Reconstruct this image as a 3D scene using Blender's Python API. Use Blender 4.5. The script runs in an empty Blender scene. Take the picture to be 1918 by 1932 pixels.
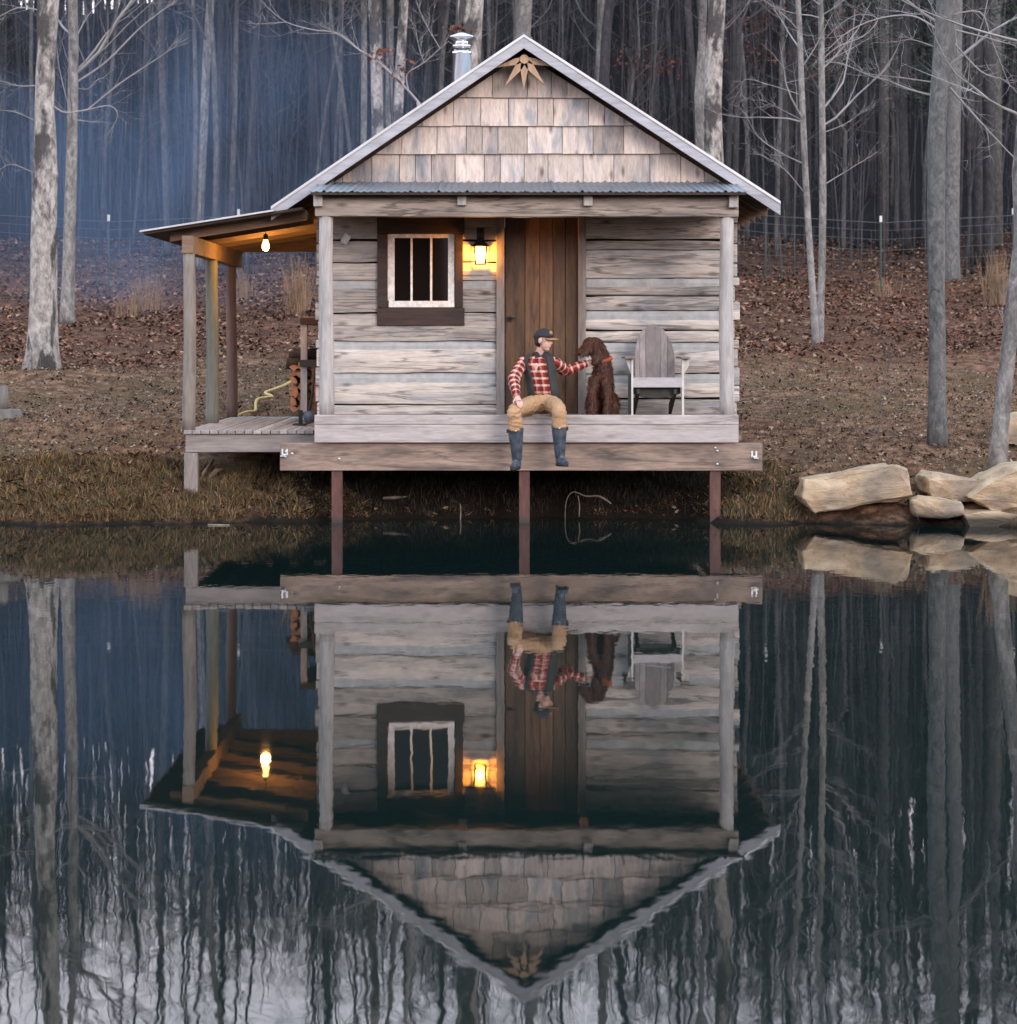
import bpy, bmesh, math, random
import numpy as np
from mathutils import Vector, Matrix, noise as mnoise
R = math.radians
sc = bpy.context.scene
col = sc.collection

# ------------------------------------------------------------------ camera, sky, sun, exposure
D0, F, HX, HY, CZ = 24.0, 4032.0, 940.0, 645.0, 2.04     # distance, focal length (px), axis pixel, eye height
cam = bpy.data.cameras.new('camera')
co = bpy.data.objects.new('camera', cam); col.objects.link(co)
co.location = (0, -D0, CZ); co.rotation_euler = (R(90), 0, 0)
cam.sensor_fit = 'HORIZONTAL'; cam.sensor_width = 36; cam.lens = 36*F/1918
cam.shift_x = 19/1918; cam.shift_y = -321/1918
cam.clip_start = .5; cam.clip_end = 2000
cam.dof.use_dof = True; cam.dof.focus_distance = 24.3; cam.dof.aperture_fstop = 3.2
sc.camera = co

SUN_EL, SUN_ROT = 19, 152
w = bpy.data.worlds.new('World'); sc.world = w; w.use_nodes = True
nt = w.node_tree
sky = nt.nodes.new('ShaderNodeTexSky'); sky.sky_type = 'NISHITA'; sky.sun_disc = False
sky.sun_elevation = R(SUN_EL); sky.sun_rotation = R(SUN_ROT)
sky.air_density = 1.0; sky.dust_density = 4.0; sky.ozone_density = 1.0
bg = nt.nodes['Background']; bg.inputs[1].default_value = .12
tcw = nt.nodes.new('ShaderNodeTexCoord'); nzw = nt.nodes.new('ShaderNodeTexNoise'); nzw.inputs['Scale'].default_value = 2.2; nzw.inputs['Detail'].default_value = 6
nt.links.new(tcw.outputs['Generated'], nzw.inputs['Vector'])
rw_ = nt.nodes.new('ShaderNodeMapRange'); nt.links.new(nzw.outputs['Fac'], rw_.inputs[0]); rw_.inputs[1].default_value = .3; rw_.inputs[2].default_value = .6; rw_.inputs[3].default_value = .78; rw_.inputs[4].default_value = .97
mxw = nt.nodes.new('ShaderNodeMix'); mxw.data_type = 'RGBA'; nt.links.new(rw_.outputs[0], mxw.inputs[0]); nt.links.new(sky.outputs[0], mxw.inputs[6]); sxw = nt.nodes.new('ShaderNodeSeparateXYZ'); nt.links.new(tcw.outputs['Generated'], sxw.inputs[0])
rpw = nt.nodes.new('ShaderNodeValToRGB'); nt.links.new(sxw.outputs[2], rpw.inputs[0])      # thin high cloud, rosy low down, cooler overhead
rpw.color_ramp.elements[0].position = .05; rpw.color_ramp.elements[0].color = (20.5, 17.4, 18.4, 1); rpw.color_ramp.elements[1].position = .5; rpw.color_ramp.elements[1].color = (9.0, 11.2, 13.6, 1)
nt.links.new(rpw.outputs[0], mxw.inputs[7])
nt.links.new(mxw.outputs[2], bg.inputs[0])
sl = bpy.data.lights.new('sun', 'SUN'); sl.energy = 1.05; sl.angle = R(24); sl.color = (1, .87, .77)
so = bpy.data.objects.new('sun', sl); col.objects.link(so)
sd = Vector((math.sin(R(SUN_ROT))*math.cos(R(SUN_EL)), math.cos(R(SUN_ROT))*math.cos(R(SUN_EL)), math.sin(R(SUN_EL))))
so.rotation_euler = (-sd).to_track_quat('-Z', 'Y').to_euler()
sc.view_settings.view_transform = 'Standard'; sc.view_settings.look = 'None'
sc.view_settings.exposure = 0.72; sc.view_settings.gamma = 1
cy = sc.cycles
cy.max_bounces = 6; cy.diffuse_bounces = 3; cy.glossy_bounces = 3; cy.transmission_bounces = 4; cy.volume_bounces = 1
cy.transparent_max_bounces = 8; cy.caustics_reflective = False; cy.caustics_refractive = False
cy.use_denoising = True; cy.sample_clamp_indirect = 4

# ------------------------------------------------------------------ helpers
def P(px, py, y):
    s = (D0+y)/F
    return Vector(((px-HX)*s, y, CZ-(py-HY)*s))
def X(px, y): return (px-HX)*(D0+y)/F
def Z(py, y): return CZ-(py-HY)*(D0+y)/F
def W(px, y): return px*(D0+y)/F
ORG = {}

def tag(o, label=None, cat=None, group=None, kind=None):
    if label: o['label'] = label
    if cat: o['category'] = cat
    if group: o['group'] = group
    if kind: o['kind'] = kind
    return o
def empty(name, loc, label, cat, group=None):
    o = bpy.data.objects.new(name, None); col.objects.link(o)
    o.location = loc; o.empty_display_size = .2
    ORG[o.name] = Vector(loc)
    return tag(o, label, cat, group)

class MB:
    def __init__(s): s.v = []; s.f = []; s.t = []; s.sm = []; s.uv = None; s.mi = []
    def face(s, idx, t=0., smooth=False, mi=0): s.f.append(tuple(idx)); s.t.append(t); s.sm.append(smooth); s.mi.append(mi)
    def box(s, x0, x1, y0, y1, z0, z1, t=0., M=None, mi=0):
        b = len(s.v)
        for x, y, z in ((x0,y0,z0),(x1,y0,z0),(x1,y1,z0),(x0,y1,z0),(x0,y0,z1),(x1,y0,z1),(x1,y1,z1),(x0,y1,z1)):
            p = Vector((x,y,z)); s.v.append(M @ p if M else p)
        for q in ((0,3,2,1),(4,5,6,7),(0,1,5,4),(1,2,6,5),(2,3,7,6),(3,0,4,7)): s.face([b+i for i in q], t, False, mi)
    def rings(s, rs, t=0., smooth=True, caps=True, closed=True, mi=0):
        n = len(rs[0]); b = len(s.v)
        for r in rs: s.v.extend(r)
        m = n if closed else n-1
        for i in range(len(rs)-1):
            for j in range(m):
                k = (j+1) % n
                s.face((b+i*n+j, b+i*n+k, b+(i+1)*n+k, b+(i+1)*n+j), t, smooth, mi)
        if caps and closed:
            s.face([b+j for j in range(n)][::-1], t, False, mi)
            e = b+(len(rs)-1)*n
            s.face([e+j for j in range(n)], t, False, mi)
    def tube(s, pts, rad, n=8, t=0., caps=True, smooth=True, jit=0., rnd=None):
        pts = [Vector(p) for p in pts]; rs = []
        if not hasattr(rad, '__len__'): rad = [rad]*len(pts)
        up = None
        for i, p in enumerate(pts):
            d = (pts[min(i+1, len(pts)-1)]-pts[max(i-1, 0)])
            d = d.normalized() if d.length > 1e-9 else Vector((0,0,1))
            if up is None: up = Vector((1,0,0)) if abs(d.x) < .9 else Vector((0,1,0))
            a = up-d*up.dot(d); a.normalize(); up = a; c = d.cross(a)
            r = rad[i]; ring = []
            for j in range(n):
                th = 2*math.pi*j/n
                rr = r*(1+(rnd.uniform(-jit, jit) if rnd else 0))
                ring.append(p+a*(rr*math.cos(th))+c*(rr*math.sin(th)))
            rs.append(ring)
        s.rings(rs, t, smooth, caps)
    def ell(s, c, r, M=None, n=12, m=8, t=0.):
        c = Vector(c); rs = []
        for i in range(m+1):
            ph = math.pi*i/m; ph = min(max(ph, .02), math.pi-.02)
            ring = []
            for j in range(n):
                th = 2*math.pi*j/n
                p = Vector((r[0]*math.sin(ph)*math.cos(th), r[1]*math.sin(ph)*math.sin(th), -r[2]*math.cos(ph)))
                ring.append(c+(M @ p if M else p))
            rs.append(ring)
        s.rings(rs, t)
    def lathe(s, c, prof, n=16, t=0., M=None, smooth=True):
        c = Vector(c); rs = []
        for r, z in prof:
            ring = []
            for j in range(n):
                p = Vector((r*math.cos(2*math.pi*j/n), r*math.sin(2*math.pi*j/n), z))
                ring.append(c+(M @ p if M else p))
            rs.append(ring)
        s.rings(rs, t, smooth)
    def prism(s, poly, y0, y1, t=0., mi=0):               # poly: (x,z) anticlockwise seen from -y ; y0/y1 may be lists
        n = len(poly); b = len(s.v)
        g = lambda q, i: q[i] if hasattr(q, '__len__') else q
        for i, (x, z) in enumerate(poly): s.v.append(Vector((x, g(y0, i), z)))
        for i, (x, z) in enumerate(poly): s.v.append(Vector((x, g(y1, i), z)))
        s.face([b+i for i in range(n)], t, False, mi)
        s.face([b+n+i for i in range(n)][::-1], t, False, mi)
        for i in range(n):
            k = (i+1) % n; s.face((b+i, b+n+i, b+n+k, b+k), t, False, mi)
    def build(s, name, mat, parent=None, org=None, bevel=0., label=None):
        if parent is not None: o0 = ORG[parent.name]
        elif org is not None: o0 = Vector(org)
        else: o0 = Vector((0,0,0))
        me = bpy.data.meshes.new(name)
        me.from_pydata([tuple(Vector(v)-o0) for v in s.v], [], s.f)
        a = me.attributes.new('tint', 'FLOAT', 'FACE'); a.data.foreach_set('value', s.t)
        me.polygons.foreach_set('use_smooth', s.sm)
        mats = mat if isinstance(mat, (list, tuple)) else [mat]
        for m in mats: me.materials.append(m)
        if len(mats) > 1: me.polygons.foreach_set('material_index', s.mi)
        o = bpy.data.objects.new(name, me); col.objects.link(o)
        if parent is not None: o.parent = parent
        else: o.location = o0
        ORG[o.name] = o0
        if bevel:
            bv = o.modifiers.new('bevel', 'BEVEL'); bv.width = bevel; bv.segments = 2; bv.limit_method = 'ANGLE'
        if label: o['label'] = label
        return o

def remeshed(mb, vox, smooth_it=4, disp=None):
    """union of overlapping shapes as one continuous skin"""
    me = bpy.data.meshes.new('tmp'); me.from_pydata([tuple(v) for v in mb.v], [], mb.f)
    bm = bmesh.new(); bm.from_mesh(me); bmesh.ops.recalc_face_normals(bm, faces=bm.faces); bm.to_mesh(me); bm.free()
    o = bpy.data.objects.new('tmp', me); col.objects.link(o)
    m = o.modifiers.new('r', 'REMESH'); m.mode = 'VOXEL'; m.voxel_size = vox
    if smooth_it:
        k = o.modifiers.new('s', 'SMOOTH'); k.factor = .5; k.iterations = smooth_it
    dg = bpy.context.evaluated_depsgraph_get(); dg.update()
    ev = o.evaluated_get(dg); m2 = bpy.data.meshes.new_from_object(ev)
    out = MB(); out.v = [v.co.copy() for v in m2.vertices]
    out.f = [tuple(p.vertices) for p in m2.polygons]; n = len(out.f)
    nor = [v.normal.copy() for v in m2.vertices]
    if disp:
        out.v = [p+nor[i]*disp(p) for i, p in enumerate(out.v)]
    out.t = [0.]*n; out.sm = [True]*n; out.mi = [0]*n; out.nor = nor
    bpy.data.objects.remove(o); bpy.data.meshes.remove(me); bpy.data.meshes.remove(m2)
    return out

def copy_thing(o, loc, rz=0., scale=1., label=None):
    c = o.copy(); col.objects.link(c); c.location = loc; c.rotation_euler = (0,0,rz); c.scale = (scale,)*3
    if label: c['label'] = label
    for ch in o.children:
        d = ch.copy(); col.objects.link(d); d.parent = c
        for g in ch.children:
            e = g.copy(); col.objects.link(e); e.parent = d
    return c

# ------------------------------------------------------------------ materials
def newmat(name):
    m = bpy.data.materials.new(name); m.use_nodes = True
    return m, m.node_tree, m.node_tree.nodes['Principled BSDF']
def nd(nt, t, **kw):
    n = nt.nodes.new(t)
    for k, v in kw.items():
        if k in n.inputs.keys():
            s = n.inputs[k]
            if hasattr(v, 'is_linked') or isinstance(v, bpy.types.NodeSocket): nt.links.new(v, s)
            else: s.default_value = v
        else: setattr(n, k, v)
    return n
def math_(nt, op, a, b=None, c=None, clamp=False):
    n = nt.nodes.new('ShaderNodeMath'); n.operation = op; n.use_clamp = clamp
    for i, q in enumerate((a, b, c)):
        if q is None: continue
        if isinstance(q, bpy.types.NodeSocket): nt.links.new(q, n.inputs[i])
        else: n.inputs[i].default_value = q
    return n.outputs[0]
def mixc(nt, f, a, b, blend='MIX'):
    n = nt.nodes.new('ShaderNodeMix'); n.data_type = 'RGBA'; n.blend_type = blend
    for i, q in ((0, f), (6, a), (7, b)):
        if isinstance(q, bpy.types.NodeSocket): nt.links.new(q, n.inputs[i])
        else: n.inputs[i].default_value = q if i == 0 else (*q, 1) if len(q) == 3 else q
    return n.outputs[2]
def ramp(nt, f, stops):
    n = nt.nodes.new('ShaderNodeValToRGB'); nt.links.new(f, n.inputs[0])
    while len(n.color_ramp.elements) < len(stops): n.color_ramp.elements.new(.5)
    for e, (p, c) in zip(n.color_ramp.elements, stops):
        e.position = p; e.color = (*c, 1) if hasattr(c, '__len__') else (c, c, c, 1)
    return n.outputs[0]
def objco(nt, scale=(1,1,1), tint=0.):
    tc = nd(nt, 'ShaderNodeTexCoord'); o = tc.outputs['Object']
    if tint:
        at = nd(nt, 'ShaderNodeAttribute', attribute_name='tint')
        v = nd(nt, 'ShaderNodeVectorMath', operation='SCALE'); v.inputs[0].default_value = (37, 23, 51); nt.links.new(at.outputs['Fac'], v.inputs[3])
        a = nd(nt, 'ShaderNodeVectorMath', operation='ADD'); nt.links.new(o, a.inputs[0]); nt.links.new(v.outputs[0], a.inputs[1]); o = a.outputs[0]
    mp = nd(nt, 'ShaderNodeMapping'); nt.links.new(o, mp.inputs[0]); mp.inputs['Scale'].default_value = scale
    return mp.outputs[0]
def tintval(nt):
    return nd(nt, 'ShaderNodeAttribute', attribute_name='tint').outputs['Fac']
def noise(nt, vec, scale, detail=4, rough=.55, dist=0.):
    n = nd(nt, 'ShaderNodeTexNoise', Scale=scale, Detail=detail, Roughness=rough, Distortion=dist); nt.links.new(vec, n.inputs['Vector'])
    return n.outputs['Fac']
def bump(nt, h, b, strength=.4, dist=.01):
    n = nd(nt, 'ShaderNodeBump', Strength=strength, Distance=dist); nt.links.new(h, n.inputs['Height']); nt.links.new(n.outputs[0], b.inputs['Normal'])

def wood(name, light, dark, stain, axis='X', grain=1., knots=.5, rough=.8, var=.35, stainamt=.5, bstr=.5, checks=0.):
    m, nt, b = newmat(name)
    sc_ = {'X': (1.7, 13, 13), 'Y': (13, 1.7, 13), 'Z': (13, 13, 1.7)}[axis]
    v = objco(nt, tuple(k*grain for k in sc_), 1)
    n1 = noise(nt, v, 1.0, 9, .68, .3)
    n0 = noise(nt, v, 4.0, 3, .6, .2)
    c = ramp(nt, n1, [(.28, dark), (.5, tuple((a*2+d)/3 for a, d in zip(light, dark))), (.66, light)])
    lo = objco(nt, {'X': (.8, 3, 3), 'Y': (3, .8, 3), 'Z': (3, 3, .8)}[axis], 1)
    n2 = noise(nt, lo, 1.3, 4, .6, .5)
    f = math_(nt, 'MULTIPLY', ramp(nt, n2, [(.48, 0.), (.68, 1.)]), stainamt)
    c = mixc(nt, f, c, stain)
    if knots:
        kv = objco(nt, {'X': (2.2, 6, 6), 'Y': (6, 2.2, 6), 'Z': (6, 6, 2.2)}[axis], 1)
        vo = nd(nt, 'ShaderNodeTexVoronoi', Scale=1.); nt.links.new(kv, vo.inputs['Vector'])
        k = ramp(nt, vo.outputs['Distance'], [(.04, 1.), (.2, 0.)])
        c = mixc(nt, math_(nt, 'MULTIPLY', k, knots), c, tuple(q*.35 for q in dark))
    if checks:
        cv = objco(nt, {'X': (.45, 7, 7), 'Y': (7, .45, 7), 'Z': (7, 7, .45)}[axis], 1); cn = noise(nt, cv, 1., 4, .55, .4)
        ck = ramp(nt, math_(nt, 'ABSOLUTE', math_(nt, 'SUBTRACT', cn, .5)), [(.0, 1.), (.011, .8), (.022, 0.)])
        c = mixc(nt, math_(nt, 'MULTIPLY', ck, checks), c, (.03,.026,.024))
    fine = ramp(nt, n0, [(.33, .72), (.6, 1.)])
    c = mixc(nt, .6, c, fine, 'MULTIPLY')
    val = math_(nt, 'MULTIPLY_ADD', tintval(nt), var*2, 1-var)
    hs = nd(nt, 'ShaderNodeHueSaturation'); nt.links.new(c, hs.inputs['Color']); nt.links.new(val, hs.inputs['Value'])
    nt.links.new(hs.outputs[0], b.inputs['Base Color'])
    b.inputs['Roughness'].default_value = rough; b.inputs['Specular IOR Level'].default_value = .25
    bump(nt, n1, b, bstr, .012)
    return m
def plain(name, c, rough=.6, metal=0., nscale=0., namt=.25, bstr=0., emit=None, spec=.4):
    m, nt, b = newmat(name)
    b.inputs['Base Color'].default_value = (*c, 1); b.inputs['Roughness'].default_value = rough; b.inputs['Metallic'].default_value = metal
    b.inputs['Specular IOR Level'].default_value = spec
    if nscale:
        n = noise(nt, objco(nt), nscale, 5, .6)
        cc = mixc(nt, ramp(nt, n, [(.3, 0.), (.7, 1.)]), tuple(k*(1-namt) for k in c), tuple(min(1, k*(1+namt)) for k in c))
        nt.links.new(cc, b.inputs['Base Color'])
        if bstr: bump(nt, n, b, bstr, .01)
    if emit:
        b.inputs['Emission Color'].default_value = (*emit[0], 1); b.inputs['Emission Strength'].default_value = emit[1]
    return m
def attrmat(name, rough=.8, var=True, trans=0.):
    m, nt, b = newmat(name)
    a = nd(nt, 'ShaderNodeAttribute', attribute_name='col')
    nt.links.new(a.outputs['Color'], b.inputs['Base Color']); b.inputs['Roughness'].default_value = rough
    b.inputs['Specular IOR Level'].default_value = .2
    return m
def bark(name, light, dark, patch, scale=1., patchamt=.7, bstr=.8):
    m, nt, b = newmat(name)
    v = objco(nt, (6*scale, 6*scale, 3.2*scale)); n1 = noise(nt, v, 1.6, 7, .7, .6)
    v2 = objco(nt, (2, 2, .7)); n2 = noise(nt, v2, .9, 5, .62, .4)
    c = ramp(nt, n1, [(.3, dark), (.47, tuple((p+q)/2 for p, q in zip(light, dark))), (.62, light)])
    c = mixc(nt, math_(nt, 'MULTIPLY', ramp(nt, n2, [(.50, 0.), (.56, 1.)]), patchamt), c, patch)
    n3 = noise(nt, v, 6., 3, .6)
    c = mixc(nt, .5, c, ramp(nt, n3, [(.35, .6), (.6, 1.)]), 'MULTIPLY')
    nt.links.new(c, b.inputs['Base Color']); b.inputs['Roughness'].default_value = .9; b.inputs['Specular IOR Level'].default_value = .15
    bump(nt, n1, b, bstr, .03)
    return m

M = {}
M['log'] = wood('hewn_log', (.54,.475,.425), (.29,.25,.225), (.215,.23,.25), 'X', 1.15, .85, .85, .22, .8, .9, checks=.55)
M['chink'] = plain('chinking', (.36,.36,.36), .9, 0, 9, .18, .8)
M['shingle'] = wood('cedar_shingle', (.585,.485,.43), (.34,.275,.24), (.20,.21,.235), 'Z', 1.25, .9, .8, .36, .95, .5)
M['post'] = wood('weathered_post', (.47,.43,.415), (.27,.25,.24), (.31,.325,.32), 'Z', .8, .35, .8, .1, .5, .4)
M['rpost'] = wood('reddish_post', (.17,.115,.10), (.08,.055,.05), (.10,.085,.08), 'Z', .8, .3, .8, .1, .5, .4)
M['fpost'] = wood('lean_to_front_post', (.26,.22,.19), (.13,.108,.095), (.17,.165,.15), 'Z', .8, .3, .8, .1, .5, .4)
M['gpost'] = wood('greenish_post', (.19,.19,.165), (.09,.09,.08), (.12,.14,.12), 'Z', .8, .3, .8, .1, .5, .4)
M['beam'] = wood('plate_beam', (.45,.375,.32), (.19,.16,.145), (.15,.135,.13), 'X', 1.0, .75, .85, .1, .6, .7, checks=.6)
M['fascia'] = wood('fascia_board', (.50,.43,.41), (.28,.23,.215), (.40,.365,.365), 'X', .9, .4, .75, .08, .45, .4, checks=.25)
M['sill'] = wood('support_timber', (.36,.26,.205), (.14,.095,.075), (.09,.075,.066), 'X', 1.0, .75, .8, .1, .8, .5, checks=.4)
M['deck'] = wood('deck_board', (.40,.35,.33), (.22,.19,.18), (.25,.23,.23), 'Y', .9, .3, .85, .25, .5, .4)
M['deckx'] = wood('deck_rim', (.30,.25,.235), (.15,.125,.12), (.16,.14,.14), 'X', .9, .4, .85, .15, .5, .4)
M['door'] = wood('door_plank', (.15,.08,.042), (.04,.022,.014), (.03,.024,.022), 'Z', .9, .5, .55, .35, .6, .5)
M['casing'] = wood('dark_casing', (.06,.036,.027), (.02,.013,.011), (.03,.025,.023), 'X', .9, .3, .6, .2, .4, .4)
M['jamb'] = wood('door_jamb', (.27,.225,.205), (.13,.11,.10), (.17,.155,.15), 'Z', .9, .4, .8, .1, .5, .4)
M['barge'] = wood('barge_board', (.43,.42,.45), (.29,.285,.31), (.35,.35,.38), 'X', .7, .25, .7, .08, .4, .3)
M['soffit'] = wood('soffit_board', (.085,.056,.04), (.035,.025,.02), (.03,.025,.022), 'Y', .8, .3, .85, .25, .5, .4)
M['rafter'] = wood('rafter', (.24,.155,.105), (.11,.072,.052), (.09,.068,.055), 'X', .8, .3, .85, .2, .4, .3)
M['sunwood'] = wood('ornament_wood', (.55,.37,.25), (.36,.23,.15), (.4,.28,.2), 'Z', .7, .2, .75, .1, .3, .2)
M['chair'] = wood('chair_wood', (.30,.255,.245), (.15,.122,.118), (.19,.17,.17), 'Z', 1., .3, .75, .3, .5, .4)
M['chairx'] = wood('chair_rail', (.46,.42,.42), (.33,.3,.3), (.4,.37,.37), 'X', 1., .2, .75, .1, .4, .3)
M['chairleg'] = plain('chair_leg_wood', (.52,.48,.45), .7, 0, 9, .15)
M['white'] = plain('white_paint', (.66,.63,.61), .55, 0, 16, .3, .4)
M['pane'] = plain('window_glass', (.008,.006,.005), .04, 0, spec=.12)
M['rust'] = plain('primer_steel', (.085,.036,.03), .6, 0, 3, .2)
m = M['rust']; nt = m.node_tree; b = nt.nodes['Principled BSDF']; gp = nd(nt, 'ShaderNodeNewGeometry'); gs = nd(nt, 'ShaderNodeSeparateXYZ'); nt.links.new(gp.outputs['Position'], gs.inputs[0])
rn = noise(nt, objco(nt, (6, 6, 1.5)), 2., 6, .65); zc_ = math_(nt, 'ADD', gs.outputs[2], math_(nt, 'MULTIPLY', rn, -.08))
c = ramp(nt, rn, [(.35, (.055,.022,.018)), (.55, (.095,.038,.031)), (.7, (.13,.06,.045))])
f_ = nd(nt, 'ShaderNodeMapRange'); nt.links.new(zc_, f_.inputs[0]); f_.inputs[1].default_value = -.02; f_.inputs[2].default_value = .05
c = mixc(nt, f_.outputs[0], (.035,.026,.022), c); nt.links.new(c, b.inputs['Base Color'])
M['galv'] = plain('galvanised_roof', (.46,.46,.48), .42, .75, 3, .15)
M['galvdark'] = plain('pent_roof_metal', (.15,.16,.18), .5, .4, 3, .2)
M['steel'] = plain('stainless_pipe', (.62,.62,.64), .2, 1., 4, .08)
M['bolt'] = plain('bolt_zinc', (.65,.66,.68), .4, .6)
M['black'] = plain('black_iron', (.012,.011,.011), .5, .2)
M['lamp'] = plain('lantern_glow', (.9,.7,.4), .5, emit=((1,.47,.11), 42))
M['bulb'] = plain('bulb_glow', (.9,.75,.5), .5, emit=((1,.60,.20), 4.5))
M['card'] = plain('paper', (.5,.5,.52), .7, 0, 40, .25)
M['skin'] = plain('skin', (.56,.33,.27), .5, 0, 20, .06)
M['pants'] = plain('khaki_canvas', (.385,.23,.125), .85, 0, 22, .14, .5)
M['boot'] = plain('rubber_boot', (.048,.06,.077), .3, 0, 14, .6, .5)
M['sole'] = plain('boot_sole', (.012,.014,.018), .6)
M['vest'] = plain('quilted_vest', (.03,.028,.026), .8, 0, 24, .2, .4)
M['cap'] = plain('cap_cloth', (.022,.024,.032), .85, 0, 50, .2)
M['brim'] = plain('cap_brim', (.34,.17,.07), .8, 0, 40, .15)
M['hair'] = plain('dark_hair', (.02,.014,.011), .6)
M['dog'] = plain('dog_coat', (.055,.02,.011), .8, 0, 30, .4, .5)
M['collar'] = plain('orange_collar', (.33,.055,.015), .6)
M['cut'] = wood('split_wood', (.40,.20,.115), (.22,.10,.055), (.18,.08,.045), 'Y', .8, .1, .8, .4, .5)
M['barkwood'] = plain('firewood_bark', (.03,.022,.02), .9, 0, 15, .4, .5)
M['rackwood'] = wood('rack_wood', (.42,.4,.41), (.27,.25,.255), (.3,.29,.3), 'Z', .8, .2, .8, .1)
M['darkboard'] = plain('dark_board', (.035,.035,.032), .8, 0, 9, .3)
M['blade'] = plain('shovel_steel', (.12,.13,.15), .5, .5, 8, .3)
M['redhandle'] = plain('red_handle', (.42,.025,.02), .45)
M['hose'] = plain('yellow_hose', (.45,.33,.11), .5)
M['stick'] = plain('bleached_stick', (.17,.135,.105), .85, 0, 12, .3)
M['plank'] = wood('loose_plank', (.33,.25,.2), (.16,.12,.1), (.2,.16,.14), 'X', 1, .2)
M['stump'] = wood('stump_bark', (.20,.175,.165), (.08,.07,.066), (.12,.11,.1), 'Z', .7, .2, .9, .1)
M['wire'] = plain('wire', (.12,.12,.13), .6, .4)
M['tpost'] = plain('steel_fence_post', (.035,.05,.045), .7)
M['tip'] = plain('white_tip', (.5,.5,.5), .6)
M['bark'] = bark('grey_bark', (.31,.29,.278), (.085,.08,.078), (.07,.068,.066), 1., .5)
M['barkpale'] = bark('pale_mottled_bark', (.46,.42,.39), (.11,.10,.095), (.045,.042,.042), 1.1, .9, 1.)
M['barkdark'] = bark('blue_grey_bark', (.185,.182,.178), (.055,.056,.058), (.12,.12,.118), 1.5, .5)
M['barkslim'] = bark('slim_bark', (.14,.135,.134), (.045,.044,.046), (.045,.042,.042), 1.2, .5)
M['barkwoods'] = bark('woods_bark', (.066,.064,.069), (.022,.022,.025), (.03,.028,.03), 1.2, .6)
M['twigwoods'] = plain('woods_twigs', (.066,.063,.069), .9, 0, 3, .3)
M['twig'] = plain('twig_bark', (.09,.086,.09), .9, 0, 3, .3)
M['twigpale'] = plain('pale_branch', (.24,.228,.228), .9, 0, 3, .25)
M['wood_far'] = plain('far_trunks', (.011,.011,.014), .95, 0, .6, .6)
M['brush'] = plain('brush_stems', (.045,.042,.046), .95, 0, 1.5, .6)
M['leafcol'] = attrmat('leaves'); M['grasscol'] = attrmat('grass')
M['needle'] = plain('pine_needles', (.026,.044,.03), .8, 0, 1.5, .4)

# flannel: woven plaid laid out along the cloth (uv in metres)
m, nt, b = newmat('red_flannel')
uv = nd(nt, 'ShaderNodeUVMap', uv_map='cloth'); sx = nd(nt, 'ShaderNodeSeparateXYZ'); nt.links.new(uv.outputs[0], sx.inputs[0])
def band(x, per, lo, hi, off=0.):
    f = math_(nt, 'FRACT', math_(nt, 'ADD', math_(nt, 'DIVIDE', x, per), off))
    return math_(nt, 'MULTIPLY', math_(nt, 'GREATER_THAN', f, lo), math_(nt, 'LESS_THAN', f, hi))
U, V = sx.outputs[0], sx.outputs[1]
c = mixc(nt, math_(nt, 'MULTIPLY', band(U, .076, .0, .42), .7), (.235,.021,.015), (.085,.011,.011))
c = mixc(nt, math_(nt, 'MULTIPLY', band(V, .080, .70, 1.), math_(nt, 'MULTIPLY_ADD', band(U, .076, .0, .42), -.42, .82)), c, (.60,.45,.38))
c = mixc(nt, math_(nt, 'MULTIPLY', band(U, .076, .45, .72), .28), c, (.6,.4,.33))
c = mixc(nt, math_(nt, 'MULTIPLY', band(V, .080, .2, .28), .5), c, (.1,.02,.02))
nt.links.new(c, b.inputs['Base Color']); b.inputs['Roughness'].default_value = .9; b.inputs['Specular IOR Level'].default_value = .15
bump(nt, noise(nt, objco(nt), 26, 3), b, .5, .012)
M['flannel'] = m

# sandstone
m, nt, b = newmat('sandstone')
v = objco(nt); n1 = noise(nt, objco(nt, (1, 1, 2.6)), 2.2, 9, .66, .5); n2 = noise(nt, v, .9, 3, .5); n3 = noise(nt, v, 14, 4, .7)
c = ramp(nt, n1, [(.3, (.22,.145,.09)), (.5, (.43,.305,.195)), (.7, (.55,.43,.32))])
c = mixc(nt, math_(nt, 'MULTIPLY', ramp(nt, n2, [(.56, 0.), (.66, 1.)]), .65), c, (.12,.105,.095))
c = mixc(nt, .5, c, ramp(nt, n3, [(.3, .7), (.6, 1.)]), 'MULTIPLY')
gp = nd(nt, 'ShaderNodeNewGeometry'); gs = nd(nt, 'ShaderNodeSeparateXYZ'); nt.links.new(gp.outputs['Position'], gs.inputs[0])
wt = nd(nt, 'ShaderNodeMapRange'); nt.links.new(math_(nt, 'ADD', gs.outputs[2], math_(nt, 'MULTIPLY', n1, -.10)), wt.inputs[0]); wt.inputs[1].default_value = .03; wt.inputs[2].default_value = .11
c = mixc(nt, wt.outputs[0], (.045,.035,.026), c)                # wet, silt-stained foot
nt.links.new(c, b.inputs['Base Color']); b.inputs['Roughness'].default_value = .9; bump(nt, n1, b, .8, .07)
M['rock'] = m

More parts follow.
